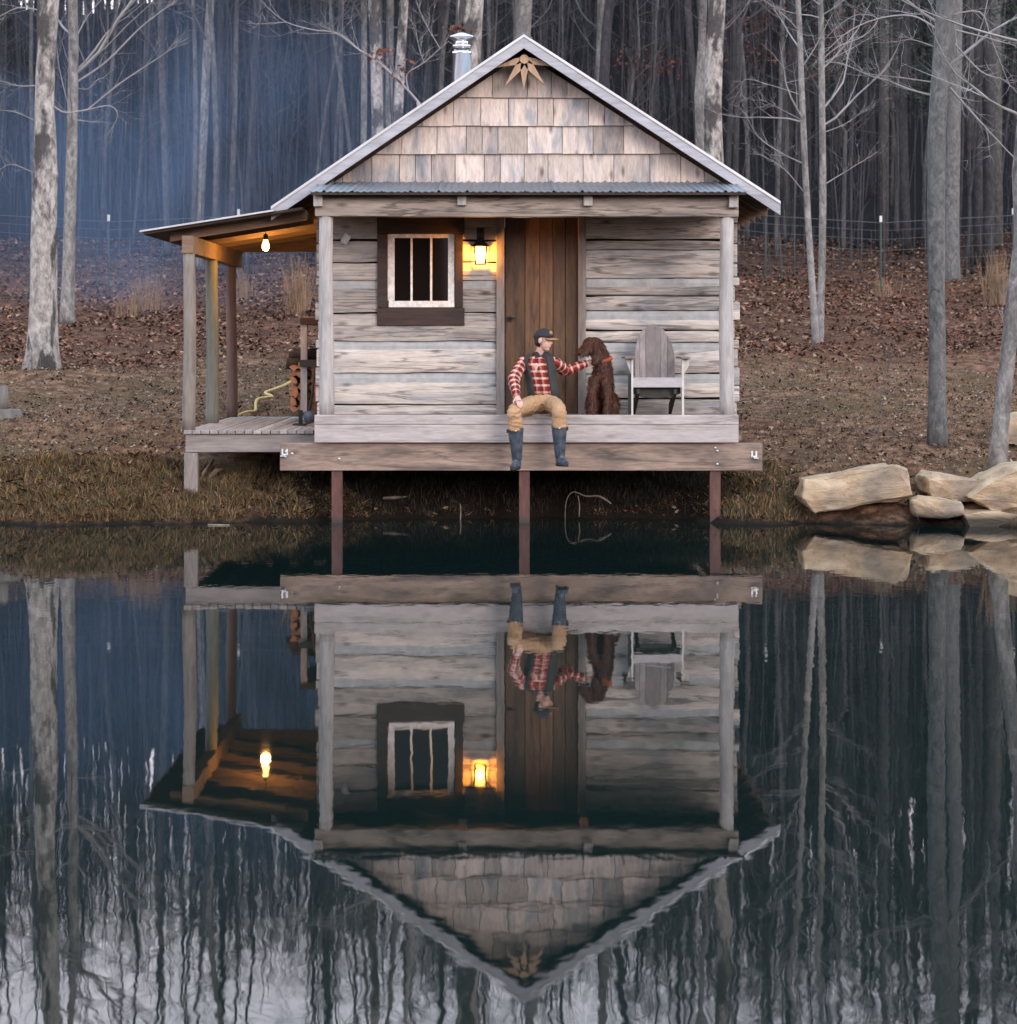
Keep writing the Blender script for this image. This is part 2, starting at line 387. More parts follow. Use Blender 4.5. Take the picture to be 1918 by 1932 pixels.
# ground: bank, worn lawn, leaf-covered slope
m, nt, b = newmat('ground_cover')
v = objco(nt); sp = nd(nt, 'ShaderNodeSeparateXYZ'); nt.links.new(v, sp.inputs[0])
n1 = noise(nt, v, .55, 6, .65, .3); n2 = noise(nt, v, 5., 6, .7); n3 = noise(nt, v, 22., 4, .7)
lawn = ramp(nt, n2, [(.3, (.033,.017,.011)), (.45, (.10,.053,.034)), (.56, (.20,.112,.07)), (.70, (.31,.19,.122))])
gr = mixc(nt, ramp(nt, n1, [(.47, 0.), (.62, 1.)]), lawn, mixc(nt, n3, (.052,.038,.022), (.145,.095,.052)))
leafy = ramp(nt, n2, [(.3, (.022,.011,.008)), (.47, (.078,.037,.024)), (.6, (.135,.07,.045)), (.75, (.20,.12,.08))])
ym = math_(nt, 'ADD', sp.outputs[1], math_(nt, 'MULTIPLY', n1, 6.))
f = nd(nt, 'ShaderNodeMapRange'); nt.links.new(ym, f.inputs[0]); f.inputs[1].default_value = 12.5; f.inputs[2].default_value = 16.5
c = mixc(nt, f.outputs[0], gr, leafy)
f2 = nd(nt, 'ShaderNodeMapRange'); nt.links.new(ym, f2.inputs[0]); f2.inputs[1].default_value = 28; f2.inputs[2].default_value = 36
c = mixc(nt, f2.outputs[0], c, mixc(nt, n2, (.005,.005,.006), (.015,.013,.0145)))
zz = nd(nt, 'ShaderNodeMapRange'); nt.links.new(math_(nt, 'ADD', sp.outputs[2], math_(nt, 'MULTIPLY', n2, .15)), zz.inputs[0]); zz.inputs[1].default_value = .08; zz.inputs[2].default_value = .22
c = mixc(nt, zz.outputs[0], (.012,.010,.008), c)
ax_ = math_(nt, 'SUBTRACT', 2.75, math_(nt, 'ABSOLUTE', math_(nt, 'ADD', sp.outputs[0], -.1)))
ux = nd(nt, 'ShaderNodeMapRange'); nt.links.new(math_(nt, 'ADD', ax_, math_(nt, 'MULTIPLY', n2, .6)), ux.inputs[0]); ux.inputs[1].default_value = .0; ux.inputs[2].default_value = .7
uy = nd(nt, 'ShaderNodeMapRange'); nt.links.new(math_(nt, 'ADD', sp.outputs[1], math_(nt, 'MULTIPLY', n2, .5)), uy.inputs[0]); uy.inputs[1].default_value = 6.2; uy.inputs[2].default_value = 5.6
c = mixc(nt, math_(nt, 'MULTIPLY', ux.outputs[0], uy.outputs[0]), c, (.014,.010,.008))      # shade under the floor, darkened into the soil colour
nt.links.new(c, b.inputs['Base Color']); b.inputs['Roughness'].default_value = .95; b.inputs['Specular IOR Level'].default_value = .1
bump(nt, math_(nt, 'ADD', n2, math_(nt, 'MULTIPLY', n3, .5)), b, .9, .06)
M['ground'] = m

# pond
m, nt, b = newmat('pond_water')
b.inputs['Base Color'].default_value = (.004,.0088,.0082, 1); b.inputs['Roughness'].default_value = .015; b.inputs['IOR'].default_value = 1.333
v = objco(nt, (1., .75, 1)); n1 = noise(nt, v, 1.5, 2, .5, .2); n2 = noise(nt, v, 7.5, 2, .5, .3)
v3 = objco(nt, (.12, .1, 1)); n3 = noise(nt, v3, 1., 2, .5)
h = math_(nt, 'ADD', math_(nt, 'MULTIPLY', n1, .22), math_(nt, 'MULTIPLY', math_(nt, 'MULTIPLY', n2, ramp(nt, n3, [(.35, .3), (.65, 1.)])), .20))
bp = nd(nt, 'ShaderNodeBump', Strength=1., Distance=.0028); nt.links.new(h, bp.inputs['Height']); nt.links.new(bp.outputs[0], b.inputs['Normal'])
M['water'] = m

# ------------------------------------------------------------------ terrain
PY = [-120,-62,-34,-26,-22,-3,-.4,0.,.35,.8,1.6,2.6,4.,7.,10.,14.,20.,25.,30.,38.,50.,65.,80.,100.,140.,200.]
PZ = [15.,8.,1.0,.45,-1.,-1.2,-.18,-.02,.17,.36,.55,.70,.90,1.2,1.52,2.02,2.9,3.55,4.3,5.6,8.8,13.8,18.6,23.2,27.,30.]  # unseen rise behind the camera, heightened to block low sky light
def shore(x):
    x = np.asarray(x, float)
    c = np.exp(-((x-.15)/2.3)**6)                      # the bank is cut back under the cabin
    return -.12 + .95*c + .16*np.sin(x*1.7+.4) + .10*np.sin(x*4.1) + .06*np.sin(x*9.3+1) - .25*np.clip((x-3.2)/1.5, 0, 1)
def gz(x, y):
    x = np.asarray(x, float); y = np.asarray(y, float)
    k = np.clip(1-(y-.2)/5., 0, 1)*np.clip((y+20)/10, 0, 1)
    z = np.interp(y-shore(x)*k, PY, PZ)
    b = .05*np.sin(x*.9+y*.4)+.035*np.sin(x*2.1-y*1.3+1)+.02*np.sin(x*4.3+y*3.7)
    z = z+b*np.clip((y-.4)/2, 0, 1)+np.clip((y-9)/14, 0, 1)*(.18*np.sin(x*.35+1.2)+.1*np.sin(x*.8+y*.5))
    z = z+np.clip((y-28)/20, 0, 1)*(1.3*np.sin(x*.09+.5)+.7*np.sin(x*.21+y*.1))
    z = z+np.clip((y-.05)/.4, 0, 1)*np.clip((2.4-y)/1., 0, 1)*(.045*np.sin(x*5.3+y*3+1)*np.sin(y*6.1-x*2.2)+.03*np.sin(x*9.7-y*7)+.02*np.sin(x*15+y*11))
    z = z+.22*np.exp(-((x-X(110,9.6))/1.3)**2-((y-9.2)/1.0)**2)
    ins = np.clip((x+2.95)/.5, 0, 1)*np.clip((2.95-x)/.4, 0, 1)*np.clip((5.6-y)/.6, 0, 1)
    cap = np.minimum(z, .80)
    z = z*(1-ins)+cap*ins
    ins2 = np.clip((x+3.75)/.3, 0, 1)*np.clip((-2.3-x)/.3, 0, 1)*np.clip((5.2-y)/.3, 0, 1)
    return z*(1-ins2)+np.minimum(z, .80)*ins2
xs = np.concatenate([np.arange(-120,-30,6), np.arange(-30,-9,1.), np.arange(-9,9,.14), np.arange(9,30,1.), np.arange(30,121,6)])
ys = np.concatenate([np.arange(-120,-3,3), np.arange(-3,-.6,.4), np.arange(-.6,6,.1), np.arange(6,14,.25), np.arange(14,32,.5), np.arange(32,100,2), np.arange(100,201,10)])
gx, gy = np.meshgrid(xs, ys)
gzv = gz(gx, gy)
me = bpy.data.meshes.new('ground'); nx, ny = len(xs), len(ys)
fi = [(j*nx+i, j*nx+i+1, (j+1)*nx+i+1, (j+1)*nx+i) for j in range(ny-1) for i in range(nx-1)]
me.from_pydata(np.stack([gx, gy, gzv], -1).reshape(-1, 3).tolist(), [], fi)
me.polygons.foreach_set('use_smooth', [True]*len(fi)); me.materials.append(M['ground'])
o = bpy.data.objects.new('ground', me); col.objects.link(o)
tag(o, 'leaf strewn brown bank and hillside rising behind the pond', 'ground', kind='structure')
wm = MB(); wm.v = [Vector(p) for p in ((-120,-60,0),(120,-60,0),(120,2.5,0),(-120,2.5,0))]; wm.face((0,1,2,3))
o = wm.build('pond_water', M['water']); tag(o, 'still dark green pond mirroring the cabin', 'pond', kind='structure')
def G(x, y): return float(gz(x, y))

# ------------------------------------------------------------------ cabin
cabin = empty('cabin', (0, 1.25, 1.2), 'small weathered log cabin on steel posts with a front porch over the pond', 'cabin')
rnd = random.Random(3)
YW = 1.25                                              # front log wall
ZF = 1.19                                              # porch floor top
def ring_x(x, z0, z1, yf, yb, k, amp):
    q = lambda s: mnoise.noise(Vector((x*1.7, s*9.1, k*3.3)))*amp
    e = (z1-z0)
    a, b_ = z0+q(1), z1+q(2)
    return [Vector((x, yf+.012+q(3)*.5, a)), Vector((x, yf+q(4)*.6, a+.16*e)), Vector((x, yf-.008+q(5)*.8, (a+b_)/2)), Vector((x, yf+q(6)*.6, b_-.16*e)),
            Vector((x, yf+.012+q(7)*.5, b_)), Vector((x, yb, b_)), Vector((x, yb, a))]
def hewn(mb, x0, x1, z0, z1, yf, yb, t, k, amp=.016):
    n = max(2, int((x1-x0)/.09))
    mb.rings([ring_x(x0+(x1-x0)*i/n, z0, z1, yf, yb, k, amp)[::-1] for i in range(n+1)], t, False)
# wall openings (photo pixels): door 936..1105, window casing 711..876 x 412..614
walls = [MB(), MB()]; chinks = [MB(), MB()]
left = [(408,452),(455,494),(497,528),(544,589),(592,643),(660,703),(722,762),(764,786)]
right = [(408,451),(455,471),(479,524),(541,557),(560,585),(604,622),(625,645),(661,704),(723,750),(753,786)]
k = 0
for lst, xa, xb in ((left, 604, 937), (right, 1104, 1362)):
    for a, b_ in lst:
        k += 1; t = rnd.random(); wall = walls[0 if xa < 1000 else 1]
        z0, z1 = Z(b_, YW), Z(a, YW)
        hi = X(xb, YW)+(.0 if xb < 1000 else rnd.uniform(-.05, .1))
        lo = X(xa, YW)-(.0 if xb > 1000 else rnd.uniform(-.03, .03))
        if xb < 1000 and b_ < 612:          # interrupted by the window
            hewn(wall, lo, X(716, YW), z0, z1, YW-.0, YW+.16, t, k)
            hewn(wall, X(870, YW), hi, z0, z1, YW-.0, YW+.16, t, k+50)
        else: hewn(wall, lo, hi, z0, z1, YW, YW+.16, t, k)
    for (a, b_), (c_, d_) in zip(lst[:-1], lst[1:]):
        zb_, zt_c = Z(c_, YW)-.03, Z(b_, YW)
        if Z(b_, YW)-Z(c_, YW) < .035: continue
        cb = chinks[0 if xa < 1000 else 1]; x0, x1 = X(606, YW) if xa < 1000 else X(1106, YW), X(935, YW) if xa < 1000 else X(1358, YW); rg = []; n_ = int((x1-x0)/.05)
        for j in range(n_+1):
            x = x0+(x1-x0)*j/n_; q_ = lambda s_: mnoise.noise(Vector((x*4.2, s_+k, c_*.37)))
            zt2 = zt_c-.004-.016*abs(q_(1)); ym_ = YW+.030+.012*q_(2)
            rg.append([Vector((x, ym_+.012, zb_)), Vector((x, YW+.1, zb_)), Vector((x, YW+.1, zt2)), Vector((x, ym_+.014, zt2)), Vector((x, ym_, (zt2+zb_)/2+.01))])
        cb.rings(rg, rnd.random(), False)
xl, xr = X(606, YW), X(1360, YW); fws = []
for i, (a, b_) in enumerate(((xl, X(936, YW)), (X(1105, YW), xr))):
    fw = walls[i].build('front_wall', M['log'], cabin); fws.append(fw)
    chinks[i].build('chinking', M['chink'], fw)
    bk_ = MB(); bk_.box(a, b_, YW+.125, YW+.14, Z(786, YW), Z(404, YW)); bk_.build('inner_lining', M['casing'], fw)
# log ends of the side walls showing past the corner
enl, enr = MB(), MB(); z = 1.16; i = 0
while z < Z(412, YW):
    h = rnd.uniform(.10, .24); e = rnd.uniform(.01, .075)
    M_ = None
    enr.box(X(1362, YW), X(1384, YW)+e, YW+.02+rnd.uniform(-.03, .03), YW+.4, z, z+h-.012, rnd.random())
    enl.box(X(597, YW)-e*.5+.02, X(606, YW), YW+.02+rnd.uniform(-.03, .03), YW+.4, z, z+h-.012, rnd.random())
    z += h
enl.build('corner_log_end', M['log'], fws[0], bevel=.012); enr.build('corner_log_end', M['log'], fws[1], bevel=.012)
for xa, xb in ((X(606, YW)+.01, X(606, YW)+.17), (xr-.17, xr-.01)):
    z = 1.0; sw = MB()
    while z < 3.5:
        h = rnd.uniform(.2, .28); sw.box(xa, xb, YW+.42, 5.45, z, z+h-.03, rnd.random()); sw.box(xa+.03, xb-.03, YW+.42, 5.45, z+h-.04, z+h+.005, .2); z += h
    sw.build('side_wall', M['log'], cabin)
bw = MB(); bw.box(xl+.19, xr-.19, 5.28, 5.44, 1.0, 3.6, .4); bw.build('back_wall', M['log'], cabin)
# floor and front boards
fl = MB()
for i in range(9): fl.box(X(596, 0), X(1390, 0), .055+i*.14, .055+i*.14+.134, ZF-.04, ZF, rnd.random())
fl.box(X(606, 1.3), X(1360, 1.3), 1.32, 5.4, ZF-.2, ZF-.06, .5)
fl.build('porch_floor', M['deckx'], cabin, bevel=.003)
fa = MB(); fa.box(X(593,0), X(1393,0), 0, .05, Z(800.5,0), Z(783,0), .5); fa.box(X(593,0), X(1393,0), .002, .05, Z(835,0), Z(801.2,0), .45)
fa.build('porch_fascia', M['fascia'], cabin, bevel=.004)
sb = MB(); sb.box(X(528,.06), X(1438,.06), .06, .24, Z(888,.06), Z(836.5,.06), .5)
sbo = sb.build('support_beam', M['sill'], cabin, bevel=.006)
sb2 = MB(); sb2.box(X(600,3), X(1345,3), 4.6, 4.8, .72, .96, .4); sb2.build('support_beam', M['sill'], cabin, bevel=.006)
js = MB()
for i in range(10):
    x = X(606, 1)+i*(X(1380, 1)-X(606, 1))/9.
    js.box(x-.03, x+.03, .26, 5.3, Z(833,0), ZF-.045 if False else ZF-.21, rnd.random())
js.build('floor_joist', M['sill'], cabin)
for px in (636, 989, 1348):
    pm = MB(); y = .15; hw = W(10, y)
    for a, b_, c_, d_ in ((-hw, hw, y-hw, y-hw+.012), (-hw, hw, y+hw-.012, y+hw), (-.012, .012, y-hw+.012, y+hw-.012)):
        pm.box(X(px, y)+a, X(px, y)+b_, c_, d_, -1.1, Z(889, .06), .5)
    pm.build('steel_pile', M['rust'], cabin, bevel=.003)
for px in (640, 1344):
    pm = MB(); pm.box(X(px, 4.7)-.06, X(px, 4.7)+.06, 4.64, 4.76, .3, .72); pm.build('steel_pile', M['rust'], cabin)
for px, py in ((540,852),(551,856),(1353,851),(1353,876),(1349,845),(640,866),(538,862)):
    bl = MB(); bl.lathe(P(px, py, .055), [(.0, .012), (.012, .010), (.016, 0), (.016, -.02)], 8, M=Matrix.Rotation(R(90), 3, 'X')); bl.build('bolt', M['bolt'], sbo)
for pa, pb_, c_, d_, s_ in ((531,543,859,847,1), (1417,1428,863,851,-1)):
    bl = MB(); bl.box(X(pa,.05), X(pa+3,.05), .052, .058, Z(c_,.05), Z(d_,.05)); bl.box(X(pb_-3,.05), X(pb_,.05), .051, .059, Z(c_,.05), Z(d_,.05)); bl.box(X(pa+3.1,.05), X(pb_-3.1,.05), .03, .058, Z(c_,.05), Z(c_-3,.05))
    bl.box(X(pa+4 if s_ < 0 else pa-2,.05), X(pb_+2 if s_ < 0 else pb_-4,.05), .02, .05, Z(c_+2,.05), Z(c_+.5,.05)); bl.build('cleat', M['bolt'], sbo)
# porch posts, plate beam, outlooker ends
def logpost(name, px0, px1, py0, py1, y, mat, parent, seed, bow=.006):
    r0 = (px1-px0)/2*(D0+y)/F; rs = random.Random(seed); pts = []; rad = []
    for i in range(13):
        f = i/12; pts.append(P((px0+px1)/2, py1+(py0-py1)*f, y)+Vector((bow*math.sin(f*5+seed), 0, 0))); rad.append(r0*(1.05-.1*f)*(1+rs.uniform(-.02, .02)))
    mb = MB(); mb.tube(pts, rad, 14, .5); return mb.build(name, mat, parent)
logpost('porch_post', 602, 629, 408, 786, .14, M['post'], cabin, 1)
logpost('porch_post', 1357, 1384, 408, 786, .14, M['post'], cabin, 2)
pb = MB(); y = .04
n = 60; rs_ = []
for i in range(n+1):
    x = X(594, y)+(X(1393, y)-X(594, y))*i/n; rs_.append(ring_x(x, Z(408, y), Z(366, y), y, y+.22, 77, .012)[::-1])
pb.rings(rs_, .5, False); pb.build('porch_beam', M['beam'], cabin)
for px, a, b_ in ((600,363,390),(871,361,388),(1109,361,389),(1383,363,392)):
    m_ = MB(); m_.box(X(px-8.5, 0), X(px+8.5, 0), -.03, 1.2, Z(b_, 0), Z(a, 0), rnd.random()); m_.build('roof_joist', M['post'], cabin, bevel=.008)
# pent roof over the porch: corrugated sheet
pr = MB(); ya, yb = -.16, 1.16; xa, xb = X(584, ya), X(1409, ya); za, zb = Z(361.5, ya), Z(343, yb)
n = 520; r0, r1 = [], []; r2, r3 = [], []
for i in range(n+1):
    x = xa+(xb-xa)*i/n; u = (x-xa)
    h = .006*math.cos(u*2*math.pi/.076)+(.020*max(0, 1-abs(((u % .32)-.16)/.022)))
    x2 = x*1.0
    r0.append(Vector((x, ya, za+h))); r1.append(Vector((x2, yb, zb+h)))
    r2.append(Vector((x, ya, za+h-.006))); r3.append(Vector((x2, yb, zb+h-.006)))
pr.rings([r2, r0, r1, r3], .5, False, caps=False, closed=False)
pro = pr.build('porch_roof', M['galvdark'], cabin)
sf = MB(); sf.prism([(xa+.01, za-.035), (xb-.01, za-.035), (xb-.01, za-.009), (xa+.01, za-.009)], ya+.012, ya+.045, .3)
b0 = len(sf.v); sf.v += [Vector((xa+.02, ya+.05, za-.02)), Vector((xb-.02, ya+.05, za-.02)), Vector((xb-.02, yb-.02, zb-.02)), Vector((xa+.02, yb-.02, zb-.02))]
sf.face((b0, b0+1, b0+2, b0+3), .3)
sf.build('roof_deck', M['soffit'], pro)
# gable, main roof
YG, YB, YR = 1.14, .78, 5.75
AP = (X(988, YB), Z(66, YB)); EL = (X(511, YB), Z(391, YB)); ER = (X(1472, YB), Z(381, YB))
def roofz(x):
    if x < AP[0]: return EL[1]+(AP[1]-EL[1])*(x-EL[0])/(AP[0]-EL[0])
    return ER[1]+(AP[1]-ER[1])*(ER[0]-x)/(ER[0]-AP[0])
ga = MB(); zc = Z(352, YG)
xgl = AP[0]-(AP[1]-.16-zc)*(AP[0]-EL[0])/(AP[1]-EL[1]); xgr = AP[0]+(AP[1]-.16-zc)*(ER[0]-AP[0])/(AP[1]-ER[1])
ga.prism([(xgl, zc), (xgr, zc), (AP[0], AP[1]-.16)], YG+.02, YG+.14, .3)
gab = ga.build('gable_wall', M['casing'], cabin)
ga2 = MB(); ga2.prism([(xgl, zc), (xgr, zc), (AP[0], AP[1]-.16)], 5.3, 5.42, .3); ga2.build('gable_wall', M['log'], cabin)
def clip(poly, a, b_, c_):                              # keep a*x+b*z<=c
    out = []
    for i in range(len(poly)):
        p, q = poly[i], poly[(i+1) % len(poly)]
        dp, dq = a*p[0]+b_*p[1]-c_, a*q[0]+b_*q[1]-c_
        if dp <= 0: out.append(p)
        if (dp < 0 < dq) or (dq < 0 < dp):
            s = dp/(dp-dq); out.append((p[0]+(q[0]-p[0])*s, p[1]+(q[1]-p[1])*s))
    return out
sh = MB(); rows = [(349,289),(291,236),(238,183),(185,120),(122,70)]
kl = (AP[1]-EL[1])/(AP[0]-EL[0]); kr = (AP[1]-ER[1])/(ER[0]-AP[0])
for a, b_ in rows:
    px = 560+rnd.uniform(0, 30)
    while px < 1420:
        wpx = rnd.choice((30, 52, 55, 66, 68, 58, 45))
        zb_ = Z(a, YG)+rnd.uniform(-.006, .006); zt = Z(b_, YG)+.03
        poly = [(X(px, YG)+.0035, zb_), (X(px+wpx, YG)-.0035, zb_), (X(px+wpx, YG)-.0035, zt), (X(px, YG)+.0035, zt)]
        poly = clip(poly, -kl, 1, AP[1]-.17-kl*AP[0]); 
        if len(poly) > 2: poly = clip(poly, kr, 1, AP[1]-.17+kr*AP[0])
        if len(poly) > 2:
            yf = [YG-.042+.038*(z-zb_)/max(.01, zt-zb_)+rnd.uniform(0, .0) for x, z in poly]
            sh.prism(poly, yf, YG+.018, rnd.random())
        px += wpx
sh.build('shingles', M['shingle'], gab)
def slab(mb, p, q, th, y0, y1, t=.5):                   # p,q (x,z) ends of the top line
    mb.prism([(p[0], p[1]-th), (q[0], q[1]-th), q, p], y0, y1, t)
ro = MB(); slab(ro, EL, AP, .022, YB+.03, YR); slab(ro, AP, ER, .022, YB+.03, YR)
for k in range(18):
    y = YB+.25+k*.29
    slab(ro, (EL[0], EL[1]+.02), (AP[0], AP[1]+.02), .02, y, y+.02); slab(ro, (AP[0], AP[1]+.02), (ER[0], ER[1]+.02), .02, y, y+.02)
roof = ro.build('main_roof', M['galv'], cabin)
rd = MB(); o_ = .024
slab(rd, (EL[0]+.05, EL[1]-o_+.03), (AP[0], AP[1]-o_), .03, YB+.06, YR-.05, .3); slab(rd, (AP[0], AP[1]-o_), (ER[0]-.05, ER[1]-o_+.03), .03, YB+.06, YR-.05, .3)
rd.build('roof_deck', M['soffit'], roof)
for k in range(8):
    y = 1.45+k*.58
    rf = MB(); slab(rf, (EL[0]+.10, EL[1]-.062+.066), (AP[0], AP[1]-.062), .12, y, y+.045, rnd.random()); slab(rf, (AP[0], AP[1]-.062), (ER[0]-.07, ER[1]-.062+.047), .12, y, y+.045, rnd.random())
    rf.build('rafter', M['rafter'], roof)
bt = .155
for p, q in ((EL, AP), (AP, ER)):
    bb = MB(); n_ = 1
    bb.prism([(p[0], p[1]-bt), (q[0], q[1]-bt), (q[0], q[1]-.012), (p[0], p[1]-.012)], YB, YB+.028, .5)
    bo = bb.build('barge_board', M['barge'], roof, bevel=.003)
    be = MB(); slab(be, (p[0], p[1]+.008), (q[0], q[1]+.008), .034, YB-.012, YB-.002); be.build('metal_edge', M['galv'], bo)
rc = MB(); rc.prism([(AP[0]-.10, AP[1]-.045), (AP[0], AP[1]+.012), (AP[0]+.10, AP[1]-.045), (AP[0]+.10, AP[1]-.035), (AP[0], AP[1]+.03), (AP[0]-.10, AP[1]-.035)], YB-.015, YR, .5)
rc.build('ridge_cap', M['galvdark'], roof)
# carved sun in the peak
so_ = MB(); cx, cz = X(989, YB), Z(110, YB)
for tip, wd in (((952,161),.036), ((988,168),.036), ((1028,159),.036), ((931,126),.03), ((1054,124),.03)):
    tp = P(tip[0], tip[1], YB); c0 = Vector((cx, YB, cz)); d = (tp-c0).normalized(); s_ = Vector((d.z, 0, -d.x))
    poly = [c0+s_*wd*.9, c0-s_*wd*.9, c0+d*.10-s_*wd*1.35, tp, c0+d*.10+s_*wd*1.35]
    so_.prism([(p.x, p.z) for p in poly][::-1], YB+.10, YB+.14, rnd.random())
disc = [(cx+.055*math.cos(R(a)), cz+.055*math.sin(R(a))) for a in range(180, 540, 30)]
so_.prism(disc, YB+.085, YB+.145, .6)
so_.build('sun_ornament', M['sunwood'], cabin, bevel=.004)
# window
win = MB(); y0 = YW-.045
win.box(X(711,y0), X(876,y0), y0, YW+.12, Z(614,y0), Z(581,y0), .6)
win.box(X(711,y0), X(876,y0), y0, YW+.12, Z(440.5,y0), Z(410,y0), .2)
win.box(X(711.5,y0), X(731,y0), y0+.002, YW+.12, Z(580.5,y0), Z(441,y0), .7)
win.box(X(858,y0), X(873,y0), y0+.002, YW+.12, Z(580.5,y0), Z(441,y0), .1)
wo = win.build('window', M['casing'], cabin, bevel=.004)
sa = MB(); y1 = YW-.02
sa.box(X(731,y1), X(857,y1), y1, y1+.04, Z(449,y1), Z(441.5,y1)); sa.box(X(733,y1), X(857,y1), y1-.01, y1+.04, Z(580,y1), Z(568,y1))
sa.box(X(731,y1), X(744,y1), y1+.002, y1+.04, Z(567.8,y1), Z(449.2,y1)); sa.box(X(845,y1), X(857,y1), y1+.002, y1+.04, Z(567.8,y1), Z(449.2,y1))
for px in (776, 813): sa.box(X(px-2,y1), X(px+2,y1), y1+.004, y1+.036, Z(567.8,y1), Z(449.2,y1))
sa.build('sash', M['white'], wo, bevel=.003)
pn = MB(); pn.box(X(740,y1), X(850,y1), y1+.018, y1+.024, Z(570,y1), Z(447,y1)); pn.build('pane', M['pane'], wo)
# door
yd = YW+.02; dm = MB(); es = [952.5, 990, 1018, 1043, 1066, 1090]
for i in range(5): dm.box(X(es[i],yd)+.003, X(es[i+1],yd)-.003, yd+rnd.uniform(0,.012), yd+.05, ZF-.03, Z(411,yd), [.35,.8,.95,.55,.05][i])
dm.box(X(953,yd), X(1090,yd), yd+.052, yd+.06, ZF-.05, Z(411,yd), 0.)
do_ = dm.build('door', M['door'], cabin, bevel=.004)
hd = MB(); hd.box(X(957,yd), X(965,yd), yd-.02, yd, Z(606,yd), Z(597,yd)); hd.tube([P(961,600,yd-.02), P(961,600,yd-.06), P(972,601,yd-.06)], .009, 8); hd.build('handle', M['black'], do_)
fr = MB(); yj = YW-.05
fr.box(X(936,yj), X(951.5,yj), yj, YW+.15, ZF-.02, Z(408,yj), .6); fr.box(X(1090.5,yj), X(1105,yj), yj, YW+.15, ZF-.02, Z(408,yj), .4)
fr.build('door_frame', M['jamb'], cabin, bevel=.005)
# stove pipe
cp = MB(); y = 3.6; c = P(871, 140, y); z0 = c.z-.5
def pz(py): return Z(py, y)-c.z
rp = W(17, y)
cp.lathe(c, [(rp, -.6), (rp, pz(104)), (rp*1.08, pz(103)), (rp*1.08, pz(98)), (rp*.8, pz(97)), (rp*.8, pz(92))], 24)
cpo = cp.build('chimney_pipe', M['steel'], roof)
cc = MB(); cc.lathe(c, [(rp*.75, pz(92)), (rp*1.02, pz(90)), (rp*1.02, pz(86)), (rp*.7, pz(85)), (rp*.7, pz(74)), (rp*1.35, pz(72)), (rp*1.35, pz(69)), (rp*.2, pz(62))], 24)
cc.build('rain_cap', M['steel'], cpo)
# side lean-to: deck, posts, plate, sloping roof
YL = .55; dk = MB(); xa, xb = X(350, YL), X(592, YL); zt = Z(812, YL)
nb = 15
for i in range(nb):
    x = xa-.02+(xb-xa+.02)*i/nb; dk.box(x+.004, x+(xb-xa+.02)/nb-.004, YL-.03+rnd.uniform(-.012, .012), 5.1+rnd.uniform(-.03, .03), zt-.04, zt+rnd.uniform(-.003, .003), rnd.random())
dko = dk.build('side_deck', M['deck'], cabin, bevel=.004)
dr = MB(); dr.box(xa, xb+.3, YL, YL+.05, Z(853, YL), zt-.045, .5)
for i in range(5): dr.box(xa+.05+i*.33, xa+.10+i*.33, YL+.06, 5.05, Z(850, YL), zt-.045, rnd.random())
dr.build('deck_rim', M['deckx'], dko, bevel=.004)
sp_ = MB(); sp_.box(X(347,YL), X(373,YL), YL+.02-.03, YL+.13, .05, Z(854.5, YL), .6); sp_.build('deck_post', M['jamb'], cabin, bevel=.006)
for px0, px1, a, b_, y, mt, sd_ in ((345,369,478,812,YL+.1,M['fpost'],5), (388,412,482,802,2.72,M['gpost'],6), (427,447,488,788,4.9,M['rpost'],7)):
    logpost('lean_to_post', px0, px1, a, b_+2, y, mt, cabin, sd_, .008)
lb = MB(); yb0 = YL+.02; xq = X(343, yb0); lb.box(xq, xq+.13, yb0, 5.35, Z(478, yb0), Z(445, yb0), .7)
lb.build('lean_to_beam', M['rafter'], cabin, bevel=.006)
LA, LB_ = (X(263, .62), Z(435, .62)), (X(512, .62), Z(396, .62))
lr = MB(); slab(lr, LA, (LB_[0]+.03, LB_[1]+.004), .02, .62, 5.6, .5); lro = lr.build('lean_to_roof', M['galv'], cabin)
ld = MB(); slab(ld, (LA[0]+.04, LA[1]-.016), (LB_[0]+.35, LB_[1]+.035), .03, .66, 5.55, .3); ld.build('roof_deck', M['soffit'], lro)
for k in range(6):
    y = .95+k*.86; rf = MB(); slab(rf, (LA[0]+.30, LA[1]-.005), (LB_[0]+.38, LB_[1]+.01), .11, y, y+.045, rnd.random()); rf.build('rafter', M['rafter'], lro)
rb = MB(); rb.box(X(437,5.3), X(604,5.3), 5.2, 5.3, Z(476,5.3), Z(451,5.3), .6); rb.build('lean_to_beam', M['rafter'], cabin, bevel=.006)

# ------------------------------------------------------------------ things on the cabin
lc = P(906, 480, YW-.11)
lan = empty('wall_lantern', lc, 'lit black carriage lantern on the log wall between window and door', 'lantern')
q = MB(); q.lathe(lc, [(.0, .088), (.145, .09), (.12, .11), (.055, .165), (.04, .19), (.016, .205), (.016, .25), (.0, .27)], 4, M=Matrix.Rotation(R(45), 3, 'Z'), smooth=False); q.build('lantern_roof', M['black'], lan)
q = MB()
for sx_ in (-1, 1):
    for sy_ in (-1, 1): q.tube([lc+Vector((sx_*.058, sy_*.058, -.11)), lc+Vector((sx_*.073, sy_*.073, .095))], .009, 6)
q.box(lc.x-.068, lc.x+.068, lc.y-.068, lc.y+.068, lc.z-.125, lc.z-.108); q.build('cage', M['black'], lan)
q = MB(); q.lathe(lc, [(.02, -.10), (.046, -.098), (.058, .08), (.02, .086)], 12); q.build('glass', M['lamp'], lan)
LANT = lan
